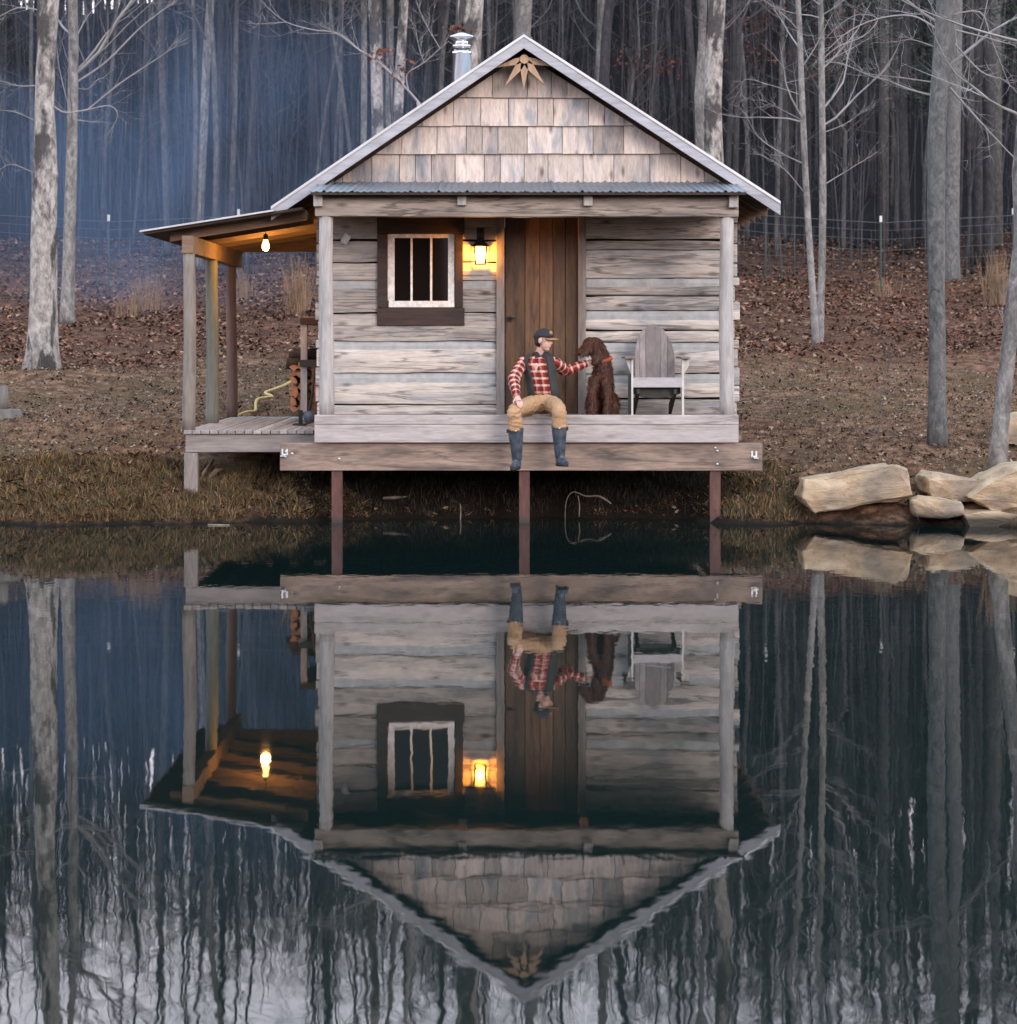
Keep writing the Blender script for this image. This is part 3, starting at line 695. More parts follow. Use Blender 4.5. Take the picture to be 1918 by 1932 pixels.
q = MB(); q.tube([lc+Vector((0, 0, .24)), lc+Vector((0, .05, .30)), lc+Vector((0, .10, .22))], .009, 6); q.box(lc.x-.045, lc.x+.045, lc.y+.092, lc.y+.108, lc.z+.12, lc.z+.32); q.build('bracket', M['black'], lan)
m = M['lamp']; nt = m.node_tree; ad = nd(nt, 'ShaderNodeAddShader'); em = nd(nt, 'ShaderNodeEmission'); em.inputs[0].default_value = (1, .44, .09, 1); em.inputs[1].default_value = 3.0
tb = nd(nt, 'ShaderNodeBsdfTransparent'); nt.links.new(em.outputs[0], ad.inputs[0]); nt.links.new(tb.outputs[0], ad.inputs[1]); nt.links.new(ad.outputs[0], nt.nodes['Material Output'].inputs['Surface'])
def lamp(name, loc, en, colr, rad, par):
    l = bpy.data.lights.new(name, 'POINT'); l.energy = en; l.color = colr; l.shadow_soft_size = rad
    o = bpy.data.objects.new(name, l); col.objects.link(o); o.parent = par; o.location = Vector(loc)-ORG[par.name]
lamp('lantern_light', lc+Vector((0, 0, -.01)), 25., (1, .37, .05), .035, LANT)
bc = P(501, 463, 2.4)
hb = empty('hanging_bulb', bc, 'glowing round bulb hanging under the lean-to roof', 'light bulb')
q = MB(); q.lathe(bc, [(.0, -.07), (.03, -.062), (.047, -.025), (.045, .01), (.03, .05), (.024, .075)], 16); q.build('globe', M['bulb'], hb)
q = MB(); q.lathe(bc, [(.028, .07), (.03, .13), (.01, .14), (.004, .15), (.004, .24)], 12); q.build('socket', M['black'], hb)
lamp('bulb_light', bc+Vector((0, 0, -.12)), 34., (1, .48, .11), .06, hb)
cc_ = P(652, 451, YW-.02)
q = MB(); q.box(-.042, .042, -.003, .003, -.058, .058, .5, Matrix.Translation(cc_) @ Matrix.Rotation(R(32), 4, 'Y'))
o = q.build('paper_card', M['card'], None, cc_); tag(o, 'small pale tilted card pinned high on the log wall beside the left porch post', 'card')

# adirondack chair
CY = .55
chp = Vector((X(1240, CY), CY, ZF))
cha = empty('adirondack_chair', chp, 'grey weathered slatted garden armchair on the porch right of the brown dog', 'chair')
yb_ = .95
for a, b_, tl_, tm, tr_, t in ((1196.5,1205,668,646,633,.75), (1205.5,1216.5,632,624,618.5,.9), (1217,1244.5,619,612,618,.2), (1245,1257,617.5,622,631,.6), (1257.5,1271,632,645,668,.05)):
    q = MB(); x0, x1 = X(a, yb_), X(b_, yb_); z0, cxs = Z(716, yb_)-.02, (X(a, yb_)+X(b_, yb_))/2
    poly = [(x0, z0), (x1, z0), (x1, Z(tr_, yb_)), ((cxs+x1)/2, Z((tm*1.3+tr_*.7)/2, yb_)), (cxs, Z(tm, yb_)), ((cxs+x0)/2, Z((tm*1.3+tl_*.7)/2, yb_)), (x0, Z(tl_, yb_))]
    tl = lambda z: .82+.16*(z-z0)/(.8)
    q.prism(poly, [tl(z) for x, z in poly], [tl(z)+.022 for x, z in poly], t); q.build('back_slat', M['chair'], cha, bevel=.003)
q = MB(); yf = .36; q.box(X(1194,yf), X(1286,yf), yf, yf+.025, Z(731,yf), Z(713,yf), .5); q.build('seat_front', M['chairx'], cha, bevel=.003)
q = MB()
for i in range(6): 
    f = i/6; q.box(X(1196,yf), X(1285,yf), yf+.03+i*.085, yf+.03+i*.085+.078, Z(714,yf)-.012-f*.10, Z(714,yf)+.008-f*.10, rnd.random())
q.build('seat', M['chairx'], cha, bevel=.003)
q = MB(); poly = [(X(1195,yf), Z(731.5,yf)), (X(1195,yf), Z(744,yf)), (X(1212,yf), Z(750,yf)), (X(1240,yf), Z(752,yf)), (X(1268,yf), Z(749,yf)), (X(1285,yf), Z(743,yf)), (X(1285,yf), Z(731.5,yf))]
q.prism(poly, yf+.10, yf+.125, .3); q.build('seat_apron', M['darkboard'], cha)  # under-seat shade put into this board's dark colour
q = MB(); q.box(X(1185.5,yf), X(1190.2,yf), yf+.03, yf+.11, ZF, Z(705,yf), .2); q.build('leg_shaded_side', M['darkboard'], cha)  # dark board stands for the front leg's shaded side face
for a, b_ in ((1190.5, 1194.3), (1286, 1290.2)):
    q = MB(); q.box(X(a,yf), X(b_,yf), yf+.0, yf+.09, ZF, Z(677,yf), .5); q.build('front_leg', M['chairleg'], cha, bevel=.002)
for s_, a in ((-1, 1180), (1, 1300)):
    xin = X(1190.2 if s_ < 0 else 1290.5, yf); q = MB()
    poly = [(xin, Z(706,yf)), (X(a,yf), Z(677.2,yf)), (xin, Z(677.2,yf))]
    if s_ > 0: poly = [(xin, Z(706,yf)), (X(a,yf), Z(690,yf)), (X(a,yf), Z(677.2,yf)), (xin, Z(677.2,yf))]
    if s_ < 0: poly = poly[::-1]
    q.prism(poly[::-1] if s_ < 0 else poly, yf+.03, yf+.055, .5); q.build('arm_bracket', M['chairleg'], cha)
for a, b_ in ((1178, 1197), (1283, 1301)):
    q = MB(); q.box(X(a,yf), X(b_,yf), yf-.05, yf+.62, Z(677,yf), Z(673.3,yf), .3); q.build('armrest', M['chair'], cha, bevel=.004)
for px in (1198, 1268):
    q = MB(); q.prism([(0,0),(1,0),(1,1),(0,1)], 0, 1) if False else None
    x = X(px+6, yf)
    q.rings([[Vector((x-.018, yf+.03, Z(733,yf)-.06)), Vector((x+.018, yf+.03, Z(733,yf)-.06)), Vector((x+.018, yf+.03, Z(733,yf)-.005)), Vector((x-.018, yf+.03, Z(733,yf)-.005))],
             [Vector((x-.018, 1.16, ZF)), Vector((x+.018, 1.16, ZF)), Vector((x+.018, 1.12, ZF+.12)), Vector((x-.018, 1.12, ZF+.12))]], .0, False); q.build('rear_leg', M['darkboard'], cha)

# firewood rack, firewood, shovel, hose
RY = 2.9
rk = empty('firewood_rack', (X(585, RY), RY, zt), 'rough firewood rack under the lean-to roof beside the cabin corner', 'rack')
for px, y in ((573, RY), (573, RY+1.3), (606, RY), (606, RY+1.3)):
    q = MB(); q.box(X(px-6,y), X(px+6,y), y, y+.09, zt+.03, Z(613,y), .5); q.build('upright', M['rackwood'], rk, bevel=.004)
q = MB(); q.box(X(566,RY), X(612,RY), RY-.02, RY+1.5, Z(612.5,RY), Z(600,RY), .2); q.build('top_board', M['casing'], rk, bevel=.004)
q = MB(); q.box(X(566,RY), X(603,RY), RY-.06, RY-.005, Z(692,RY), Z(679,RY), .5); q.build('cross_board', M['darkboard'], rk, bevel=.004)
q = MB(); q.box(X(562,RY), X(612,RY), RY-.02, RY+1.5, zt+.09, zt+.13, .5); q.build('base_board', M['darkboard'], rk)
proto = None; rf_ = random.Random(8)
def splitlog(r, L, bark_):
    q = MB(); sec = [(0,0)]+[(r*math.cos(R(a)), r*math.sin(R(a))) for a in (20, 45, 70, 95, 120)]
    q.prism([(x-.4*r, z-.55*r) for x, z in sec], 0, L, rf_.random(), mi=0)
    for i in range(len(q.f)):
        if len(q.f[i]) == 4 and i-2 in (1, 2, 3, 4): q.mi[i] = 1
    return q
prot = [splitlog(rf_.uniform(.075, .1), .42, 0).build('firewood', [M['cut'], M['barkwood']], None, (0,0,0)) for _ in range(4)]
spots = []
for yy in (RY+.1, RY+.62, RY+1.12):
    for r_ in range(7):
        for k in range(4):
            spots.append((X(556+k*13+rf_.uniform(-2, 2), yy), yy+rf_.uniform(-.06, .06), zt+.17+r_*.088, rf_.uniform(-.5, .5)))
for i, (x, y, z, a) in enumerate(spots):
    if i < 4: o = prot[i]
    else: o = prot[i % 4].copy(); col.objects.link(o)
    o.location = (x, y, z); o.rotation_euler = (0, a+(i % 3)*.9, rf_.uniform(-.1, .1))
    tag(o, 'split orange firewood stacked in the rack at the cabin corner', 'firewood', 'split firewood in the rack')
for i, (pa, pb_, py, rr) in enumerate(((541,566,686,.075), (552,600,668,.08), (545,602,672,.06), (556,604,700,.07))):
    q = MB(); y = RY+.15+i*.12; q.tube([P(pa, py, y), P((pa+pb_)/2, py+1, y), P(pb_, py, y)], [rr, rr*.95, rr], 9, .1); o = q.build('dark_log', M['barkwood'], None, P(pa, py, y))
    tag(o, ['dark bark log sticking out furthest left from the firewood rack', 'thick dark log lying crosswise high in the rack', 'thinner dark log between the crosswise logs of the rack', 'dark log lying below the cross board of the rack'][i], 'log')
q = None
shv = empty('shovel', P(584, 800, 1.7), 'steel shovel with long handle leaning on the rack, blade on the side deck', 'shovel')
q = MB(); yv = 1.7
outline = [(574,776),(592,775),(595,786),(590,797),(582,801),(575,796),(572,786)]
pts = [P(a, b_, yv) for a, b_ in outline]; cpt = P(583, 786, yv+.05)
b0 = len(q.v); q.v += pts+[cpt]+[p+Vector((0, .008, 0)) for p in pts]+[cpt+Vector((0, .008, 0))]; nn = len(pts)
for i in range(nn):
    k = (i+1) % nn; q.face((b0+k, b0+i, b0+nn), .5, True); q.face((b0+nn+1+i, b0+nn+1+k, b0+2*nn+1), .5, True); q.face((b0+i, b0+k, b0+nn+1+k, b0+nn+1+i), .5)
q.build('blade', M['blade'], shv)
q = MB(); q.tube([P(584, 778, yv+.03), P(590, 735, yv+.2), P(594, 690, yv+.38)], .016, 8); q.build('handle', M['barkwood'], shv)
q = MB(); q.tube([P(597, 760, 1.9), P(596, 735, 1.95), P(598, 712, 2.0), P(601, 708, 2.02)], [.014, .02, .02, .016], 8)
o = q.build('red_tool_handle', M['redhandle'], None, P(597, 760, 1.9)); tag(o, 'short red tool handle leaning between firewood rack and porch post', 'tool')
bk = empty('kettle_foot', P(567, 797, 2.0), 'small black iron boot scraper standing on the side deck by the shovel', 'boot scraper')
q = MB(); q.box(X(563,2.), X(570,2.), 2., 2.06, zt+.02, Z(774,2.), .5); q.build('upright', M['black'], bk, bevel=.004)
q = MB(); q.box(X(553,2.), X(577,2.), 1.9, 2.2, zt, zt+.02, .5); q.build('base', M['black'], bk, bevel=.004)
bk.name = 'boot_scraper'
q = MB(); hp = [(449,783,5.6),(466,777,5.8),(481,775,5.9),(482,762,6.1),(486,753,6.4),(500,750,6.8),(514,748,6.9),(500,741,7.2),(520,733,7.6),(538,726,7.9),(556,716,8.3)]
hpts = []
for px, py, y in hp:
    p = P(px, py, y); p.z = max(p.z, G(p.x, p.y)+.02); hpts.append(p)
def smooth_path(pts, n=5):
    out = []
    for i in range(len(pts)-1):
        p0, p1, p2, p3 = pts[max(i-1, 0)], pts[i], pts[i+1], pts[min(i+2, len(pts)-1)]
        for k in range(n):
            t = k/n; out.append(.5*((2*p1)+(p2-p0)*t+(2*p0-5*p1+4*p2-p3)*t*t+(3*p1-p0-3*p2+p3)*t*t*t))
    return out+[pts[-1]]
q.tube(smooth_path(hpts), .02, 8); o = q.build('garden_hose', M['hose'], None, hpts[0]); tag(o, 'loose yellow hose lying on the grass behind the side deck', 'hose')

# ------------------------------------------------------------------ person
YP = .1
def pp(px, py, y): return P(px, py, y)
pers = empty('person', P(1024, 783, .1), 'person in red plaid shirt, dark vest and cap sitting on the porch edge petting dog', 'person')
Hc = pp(1024, 641, .07)
fwd = Vector((.93, -.32, -.12)).normalized(); side = fwd.cross(Vector((0,0,1))).normalized(); upv = side.cross(fwd)
HM = Matrix((fwd, side, upv)).transposed()              # head frame: x forward, y side, z up
def hp_(a, b_, c_): return Hc+HM @ Vector((a, b_, c_))
bd = MB()
bd.ell(hp_(-.005, 0, .025), (.098, .076, .095), HM); bd.ell(hp_(.035, 0, -.045), (.062, .056, .075), HM)
bd.ell(hp_(.055, 0, -.10), (.034, .036, .026), HM)
bd.tube([hp_(.088, 0, .01), hp_(.108, 0, -.025), hp_(.10, 0, -.04)], [.010, .016, .012], 8)
bd.ell(hp_(.088, 0, -.066), (.014, .026, .010), HM)
for s_ in (-1, 1): bd.ell(hp_(-.01, s_*.078, -.015), (.022, .012, .034), HM)
bd.tube([pp(1019, 672, .13), pp(1022, 655, .10)], [.062, .056], 12)
bd.tube([pp(1022, 752, .14), pp(1018, 715, .15), pp(1014, 688, .15), pp(1018, 672, .14)], [.115, .125, .125, .07], 14)
SL, SR = pp(985, 682, .13), pp(1044, 682, .17); EL_, ER_ = pp(969, 717, -.09), pp(1067, 699, .33); WL, WR = pp(974, 748, -.33), pp(1103, 687, .40)
for s_, e_, w_ in ((SL, EL_, WL), (SR, ER_, WR)):
    bd.tube([pp(1015, 684, .15), s_, (s_+e_)/2, e_, (e_+w_)/2, w_], [.07, .055, .046, .038, .036, .026], 10)
HLe, HRe = pp(1010, 764, .10), pp(1038, 764, .10); KL, KR = pp(971, 776, -.34), pp(1054, 774, -.34); AL, AR = pp(975, 868, -.30), pp(1056, 862, -.30)
for h_, k_, a_ in ((HLe, KL, AL), (HRe, KR, AR)):
    bd.tube([h_, (h_+k_)/2, k_, (k_+a_)/2, a_, a_+Vector((0, -.01, -.03))], [.09, .078, .056, .048, .030, .026], 10)
bd.ell(pp(1024, 764, .12), (.16, .11, .09))
def hand(mb, wr, d, palm_n, L=.17, curl=.5):
    d = d.normalized(); palm_n = (palm_n-d*palm_n.dot(d)).normalized(); sd_ = d.cross(palm_n)
    pc = wr+d*.045
    mb.tube([wr, wr+d*.03, wr+d*.085], [.026, .036, .036], 8)
    for i, (off, ln) in enumerate(((-.030, .062), (-.010, .075), (.010, .070), (.029, .055))):
        a = wr+d*.08+sd_*off; p1 = a+d*ln*.5+palm_n*ln*.1*curl; p2 = p1+d*ln*.35+palm_n*ln*.45*curl; p3 = p2+d*ln*.1+palm_n*ln*.4*curl
        mb.tube([a, p1, p2, p3], [.010, .0095, .009, .007], 7)
    a = wr+d*.03-sd_*.03; mb.tube([a, a-sd_*.03+d*.03, a-sd_*.035+d*.062+palm_n*.012], [.013, .011, .009], 7)
hand(bd, WL, pp(983, 766, -.42)-WL, Vector((0, .5, -1)), curl=.7)
hand(bd, WR, pp(1122, 681, .44)-WR, Vector((.2, .8, -.5)), curl=.9)
skin = remeshed(bd, .0075, 3); skin.build('body', M['skin'], pers)
# eyes, hair
for s_ in (-1, 1):
    q = MB(); q.ell(hp_(.083, s_*.03, .012), (.010, .011, .007), HM, 8, 6); q.build('eye', M['hair'], pers)
q = MB(); q.ell(hp_(-.022, 0, .012), (.088, .082, .075), HM); q.ell(hp_(-.045, 0, -.035), (.052, .068, .05), HM); hr = remeshed(q, .008, 2); hr.build('hair', M['hair'], pers)
# cap
q = MB()
rs_ = []
for i in range(8):
    ph = i/7*math.pi/2; r_ = math.cos(ph)
    rs_.append([hp_(-.004+.112*r_*math.cos(2*math.pi*j/20), .088*r_*math.sin(2*math.pi*j/20), .028+.10*math.sin(ph)+.012*math.cos(2*math.pi*j/20)*r_) for j in range(20)])
rs_[-1] = [hp_(-.004, 0, .128)+Vector((0,0,0))+HM @ Vector((.004*math.cos(2*math.pi*j/20), .004*math.sin(2*math.pi*j/20), 0)) for j in range(20)]
q.rings(rs_, .5); q.ell(hp_(-.004, 0, .129), (.009, .009, .005), HM, 8, 6)
capo = q.build('cap', M['cap'], pers)
q = MB(); top = []; bot = []
for j in range(13):
    a = R(-62+124*j/12); r1 = (.098*math.cos(a), .08*math.sin(a)); ext = .088*math.cos(a)**.7 if math.cos(a) > 0 else 0
    x2 = r1[0]+ext; dz = -.012*(abs(r1[1])/.08)**2
    top.append([hp_(r1[0]-.01, r1[1], .036+dz), hp_(x2, r1[1]*1.02, .030+dz*2), hp_(x2, r1[1]*1.02, .024+dz*2), hp_(r1[0]-.01, r1[1], .028+dz)])
q.rings(top, .5); q.build('brim', M['brim'], capo)
q = MB(); q.ell(hp_(.082, -.0, .082), (.02, .042, .03), HM); q.build('front_patch', M['brim'], capo)
# shirt: torso + sleeves with woven pattern running along each
def loft(secs, n=24, flat=(1., 1.), a0=0., a1=2*math.pi, frame=None):
    """secs: (center, rx, ry) horizontal ellipses -> MB with uv"""
    mb = MB(); uvs = []; rings_ = []; vl = 0; prev = None
    closed = abs(a1-a0-2*math.pi) < 1e-6
    m_ = n if closed else n+1
    vs = []
    for c_, rx, ry in secs:
        if prev is not None: vl += (c_-prev).length
        prev = c_; vs.append(vl)
        rings_.append([c_+Vector((rx*math.cos(a0+(a1-a0)*j/n), ry*math.sin(a0+(a1-a0)*j/n), 0)) for j in range(m_)])
    return mb, rings_, vs
def cloth_uv(o, fn):
    me = o.data; l = me.uv_layers.new(name='cloth'); 
    for lp in me.loops:
        l.data[lp.index].uv = fn(lp.vertex_index)
def add_sleeve(mb, uvl, pts, rad, n=12, wob=.006, seed=0):
    pts = smooth_path([Vector(p) for p in pts], 6); m_ = len(pts)
    rr = np.interp(np.linspace(0, 1, m_), np.linspace(0, 1, len(rad)), rad)
    rs2 = random.Random(seed); rr = [r_+math.sin(i*1.9+seed)*wob*1.1+rs2.uniform(-wob, wob)*.5 for i, r_ in enumerate(rr)]
    b0 = len(mb.v); mb.tube(pts, rr, n, .5); L = 0
    for i in range(m_):
        if i: L += (pts[i]-pts[i-1]).length
        for j in range(n): uvl.append((j/n*2*math.pi*.05+seed*.3, L+.038))
sh = MB(); uvl = []
tor = [(pp(1024, 748, .13), .165, .125), (pp(1023, 733, .13), .165, .13), (pp(1020, 712, .145), .165, .13), (pp(1016, 694, .155), .178, .13), (pp(1014, 681, .155), .175, .115), (pp(1015, 673, .15), .125, .09), (pp(1019, 668, .14), .072, .066), (pp(1020, 663, .135), .066, .064)]
mbx, rgs, vs = loft(tor, 28)
for i, rg in enumerate(rgs):
    for j in range(28):
        k_ = mnoise.noise(Vector((rg[j].x*11, rg[j].y*9, rg[j].z*16)))*.016; dd = (rg[j]-tor[i][0]); rg[j] = rg[j]+dd.normalized()*k_
        uvl.append(((j/28)*.95, vs[i]+.02))
sh.rings(rgs, .5)
add_sleeve(sh, uvl, [SL+Vector((.05, .02, -.01)), SL+Vector((.0, 0, -.025)), (SL+EL_)/2, EL_, (EL_+WL)/2, WL+(WL-EL_)*.04], [.05, .066, .066, .066, .057, .038], seed=1)
add_sleeve(sh, uvl, [SR+Vector((-.05, .0, -.01)), SR+Vector((.0, 0, -.015)), (SR+ER_)/2, ER_, (ER_+WR)/2, WR+(WR-ER_)*.06], [.05, .066, .066, .066, .057, .042], seed=2)
sho = sh.build('shirt', M['flannel'], pers); cloth_uv(sho, lambda i: uvl[i])
q = MB(); c0 = pp(1020, 668, .135)
for s_ in (-1, 1): q.prism([(c0.x, c0.z-.035), (c0.x+s_*.07, c0.z-.05), (c0.x+s_*.062, c0.z+.03), (c0.x+s_*.03, c0.z+.02)][::s_], c0.y-.085, c0.y-.06, .5)
q.build('collar', M['cap'], sho, bevel=.004)
# vest, open at the front
vst = [(pp(1026, 754, .13), .19, .145), (pp(1024, 735, .13), .187, .15), (pp(1020, 712, .145), .187, .15), (pp(1016, 694, .155), .194, .15), (pp(1014, 682, .155), .205, .135), (pp(1015, 674, .15), .165, .115), (pp(1018, 664, .145), .095, .092)]
q = MB(); a0, a1 = R(-90+30), R(270-36); mbx, rgs, vs = loft(vst, 30, a0=a0, a1=a1)
inn = [[c_[0]+(p-c_[0])*.93 for p in rg] for c_, rg in zip(vst, rgs)]
full = [rg+ig[::-1] for rg, ig in zip(rgs, inn)]
for i, rg in enumerate(full):
    for j in range(len(rg)): rg[j] = rg[j]+(rg[j]-vst[i][0]).normalized()*(.006*math.sin(rg[j].z*95))
q.rings(full, .5); q.build('vest', M['vest'], pers)
# trousers and boots
q = MB(); q.ell(pp(1024, 762, .12), (.185, .14, .115)); q.tube([pp(1024, 765, .12), pp(1024, 746, .13)], [.165, .15], 14)
for h_, k_, a_, cuff in ((HLe, KL, AL, 811), (HRe, KR, AR, 806)):
    cf = pp(HX+(a_.x/(D0+a_.y))*F, cuff, -.335); cf.x = k_.x+(a_.x-k_.x)*.35
    q.tube(smooth_path([h_+Vector((0, .02, .01)), h_*.5+k_*.5+Vector((0, 0, .012)), k_+Vector((0, -.008, 0)), k_*.5+cf*.5+Vector((0, -.012, 0)), cf], 5), list(np.interp(np.linspace(0, 1, 21), [0, .25, .5, .75, 1], [.112, .098, .082, .08, .083])), 12)
def wrinkle(p): return .006*math.sin(p.z*120+5*mnoise.noise(p*14))*max(0, mnoise.noise(p*7)+.35)+.006*mnoise.noise(p*18)
tr = remeshed(q, .0085, 4, wrinkle); tr.build('trousers', M['pants'], pers)
for k_, a_, topy, toe in ((KL, AL, 807, Vector((-.045, -.13, -.02))), (KR, AR, 802, Vector((.06, -.12, .0)))):
    q = MB(); tp = k_.lerp(a_, .33); tp.z = Z(topy, tp.y)
    q.tube(smooth_path([tp, tp.lerp(a_, .35), tp.lerp(a_, .75), a_], 5), list(np.interp(np.linspace(0, 1, 16), [0, .33, .7, 1], [.092, .080, .062, .056])), 14)
    q.ell(a_+Vector((0, .01, -.035)), (.052, .055, .05)); q.tube([a_+Vector((0, 0, -.045)), a_+toe*.6+Vector((0, 0, -.055)), a_+toe+Vector((0, 0, -.065))], [.052, .050, .040], 12)
    bm_ = remeshed(q, .008, 3); bo_ = bm_.build('boot', M['boot'], pers)
    q = MB(); zs = a_.z-.088; d_ = Vector((toe.x, toe.y, 0)).normalized(); sd_ = Vector((-d_.y, d_.x, 0)); zt_ = toe.z
    loop = []
    for a in range(0, 360, 20):
        u = math.cos(R(a)); v_ = math.sin(R(a)); pnt = a_+d_*(.045+.125*u)+sd_*(.047*v_*(1.05 if u > 0 else .9)); pnt.z = zs-.012+(toe.z*.6)*(u+.3)*.5; loop.append(pnt)
    q.rings([loop, [p+Vector((0, 0, .026)) for p in loop]], .5); q.build('sole', M['sole'], bo_)
    q = MB(); q.box(tp.x-.008, tp.x+.010, tp.y-.094, tp.y-.086, tp.z-.036, tp.z-.026); q.build('label_patch', M['white'], bo_)
    sx_ = -1 if a_ is AL else 1
    q = MB(); q.box(tp.x+sx_*.085, tp.x+sx_*.10, tp.y-.03, tp.y+.02, tp.z-.06, tp.z-.02, .5); q.build('buckle', M['black'], bo_, bevel=.004)

# ------------------------------------------------------------------ dog: sitting, facing the pond, head turned to the person
YDg = .46
dog = empty('dog', Vector((X(1131, YDg), YDg, ZF)), 'dark brown curly coated dog in orange collar sitting on the porch beside the person', 'dog')
def dp(px, py, y): return P(px, py, y)
q = MB()
zft = ZF+.012
def fl_(px, y): v_ = P(px, 780, y); v_.z = ZF+.02; return v_
q.tube([dp(1136, 775, .74), dp(1136, 745, .70), dp(1136, 715, .58), dp(1137, 697, .50), dp(1136, 682, .46)], [.10, .128, .112, .098, .082], 14)    # trunk, chest
q.tube([dp(1136, 690, .47), dp(1134, 672, .44), dp(1127, 655, .42)], [.095, .083, .078], 12)                                                    # neck
q.ell(dp(1121, 651, .41), (.098, .085, .09)); q.ell(dp(1112, 645, .40), (.062, .062, .054))
q.tube([dp(1111, 652, .39), dp(1101, 660, .36), dp(1094, 665, .34)], [.058, .045, .036], 10)                                                     # muzzle
for s_, px in ((-1, 1116.5), (1, 1145)):
    q.tube([dp(px+(6 if s_ < 0 else -3), 712, .46), dp(px+1, 735, .42), dp(px, 758, .41), fl_(px, .41)+Vector((0, 0, .02))], [.062, .043, .033, .033], 10)
    q.ell(fl_(px, .37)+Vector((0, 0, .018)), (.042, .065, .034))
    q.tube([dp(1136+s_*12, 752, .66), dp(1136+s_*19, 765, .52), fl_(1136+s_*18, .6)], [.10, .075, .05], 10)                                        # haunch, hind leg
    q.ell(fl_(1136+s_*18, .47)+Vector((0, 0, .02)), (.045, .09, .035))
q.tube([fl_(1136, .75), fl_(1150, .85), fl_(1165, .86)], [.04, .035, .02], 8)
# hanging ears
q.tube([dp(1124, 645, .335), dp(1127, 660, .325), dp(1125, 674, .33), dp(1122, 682, .335)], [.022, .036, .036, .02], 8)
q.tube([dp(1112, 643, .47), dp(1108, 656, .49), dp(1107, 668, .49)], [.022, .03, .02], 8)
def curl(p): return .008*mnoise.noise(p*22)+.004*mnoise.noise(p*52)
dg_ = remeshed(q, .009, 3, curl); dbody = dg_.build('body', M['dog'], dog)
fu = MB(); rf2 = random.Random(5)
for i in range(0, len(dg_.v)):
    p, n_ = dg_.v[i], dg_.nor[i]
    if p.z < ZF+.03: continue
    d_ = (n_*.55+Vector((rf2.uniform(-.4, .4), rf2.uniform(-.3, .3), -.8))).normalized(); s_ = d_.cross(n_+Vector((.01, .02, 0))).normalized()*.004; L = rf2.uniform(.02, .055)
    b0 = len(fu.v); fu.v += [p-s_, p+s_, p+d_*L*.6+n_*.008+s_*.8, p+d_*L*.6+n_*.008-s_*.8, p+d_*L+n_*.002]
    fu.face((b0, b0+1, b0+2, b0+3), rf2.random(), True); fu.face((b0+3, b0+2, b0+4), rf2.random(), True)
m, nt, b = newmat('dog_fur'); t_ = tintval(nt); cfr = ramp(nt, t_, [(0, (.016,.006,.004)), (.55, (.07,.022,.011)), (1, (.19,.06,.026))]); nt.links.new(cfr, b.inputs['Base Color']); b.inputs['Roughness'].default_value = .55; M['fur'] = m
fu.build('fur', M['fur'], dbody)
q = MB(); q.ell(dp(1091.5, 664, .33), (.016, .02, .014)); q.build('nose', M['black'], dog)
for yy in (.345, .43):
    q = MB(); q.ell(dp(1107, 648, yy), (.010, .010, .010)); q.build('eye', M['black'], dog)
q = MB(); c_ = dp(1138, 680, .455); ax = Vector((-.32, -.10, 1)).normalized(); Mx = ax.to_track_quat('Z', 'Y').to_matrix()
q.lathe(c_, [(.098, -.022), (.108, -.018), (.108, .018), (.098, .022)], 24, M=Mx); q.build('collar', M['collar'], dog)

# ------------------------------------------------------------------ rocks, sticks, stump
def rock(poly, y, dep, label, seed, sc_=.05):
    rs2 = random.Random(seed); bm = bmesh.new()
    cx_ = sum(p[0] for p in poly)/len(poly); cy_ = sum(p[1] for p in poly)/len(poly)
    for f, s_ in ((0, .985), (.1, 1.), (.65, 1.0), (1., .8)):
        for px, py in poly:
            p = P(cx_+(px-cx_)*s_+rs2.uniform(-2, 2), cy_+(py-cy_)*s_+rs2.uniform(-2, 2), y); p.y = y+f*dep+rs2.uniform(-.05, .05); bm.verts.new(p)
    r_ = bmesh.ops.convex_hull(bm, input=bm.verts)
    bmesh.ops.delete(bm, geom=[g for g in r_['geom_interior'] if isinstance(g, bmesh.types.BMVert)], context='VERTS')
    bmesh.ops.triangulate(bm, faces=bm.faces)
    bmesh.ops.bevel(bm, geom=list(bm.edges), offset=.007, segments=1, affect='EDGES', profile=.5)
    bmesh.ops.triangulate(bm, faces=bm.faces)
    for _ in range(2): 
        lg = [e for e in bm.edges if e.calc_length() > .06]
        bmesh.ops.subdivide_edges(bm, edges=lg, cuts=1, use_grid_fill=True); bmesh.ops.triangulate(bm, faces=bm.faces)
    bm.normal_update()
    for v in bm.verts: v.co += v.normal*(mnoise.noise(v.co*2.3+Vector((seed, 0, 0)))*sc_*.45+mnoise.noise(v.co*6)*sc_*.5+mnoise.noise(v.co*17)*sc_*.3)
    org = P(cx_, cy_, y+dep/2)
    for v in bm.verts: v.co -= org
    me = bpy.data.meshes.new('boulder'); bm.to_mesh(me); bm.free(); me.materials.append(M['rock']); me.polygons.foreach_set('use_smooth', [False]*len(me.polygons))
    me.set_sharp_from_angle(angle=R(32)) if hasattr(me, 'set_sharp_from_angle') else None
    o = bpy.data.objects.new('boulder', me); col.objects.link(o); o.location = org
    return tag(o, label, 'boulder')
rock([(1519,906),(1600,896),(1688,879),(1714,886),(1722,936),(1690,946),(1560,962),(1535,966),(1514,938)], -.1, .9, 'long flat tan boulder at the water edge with a dark stain', 1)
rock([(1748,902),(1765,893),(1850,909),(1846,946),(1770,949),(1750,930)], .05, .8, 'squarish pale boulder resting between the long boulder and the pointed one', 2)
rock([(1828,938),(1868,908),(1922,882),(1990,874),(2000,960),(1880,968)], -.2, 1.1, 'large pointed reddish boulder at the right end of the shore', 3)
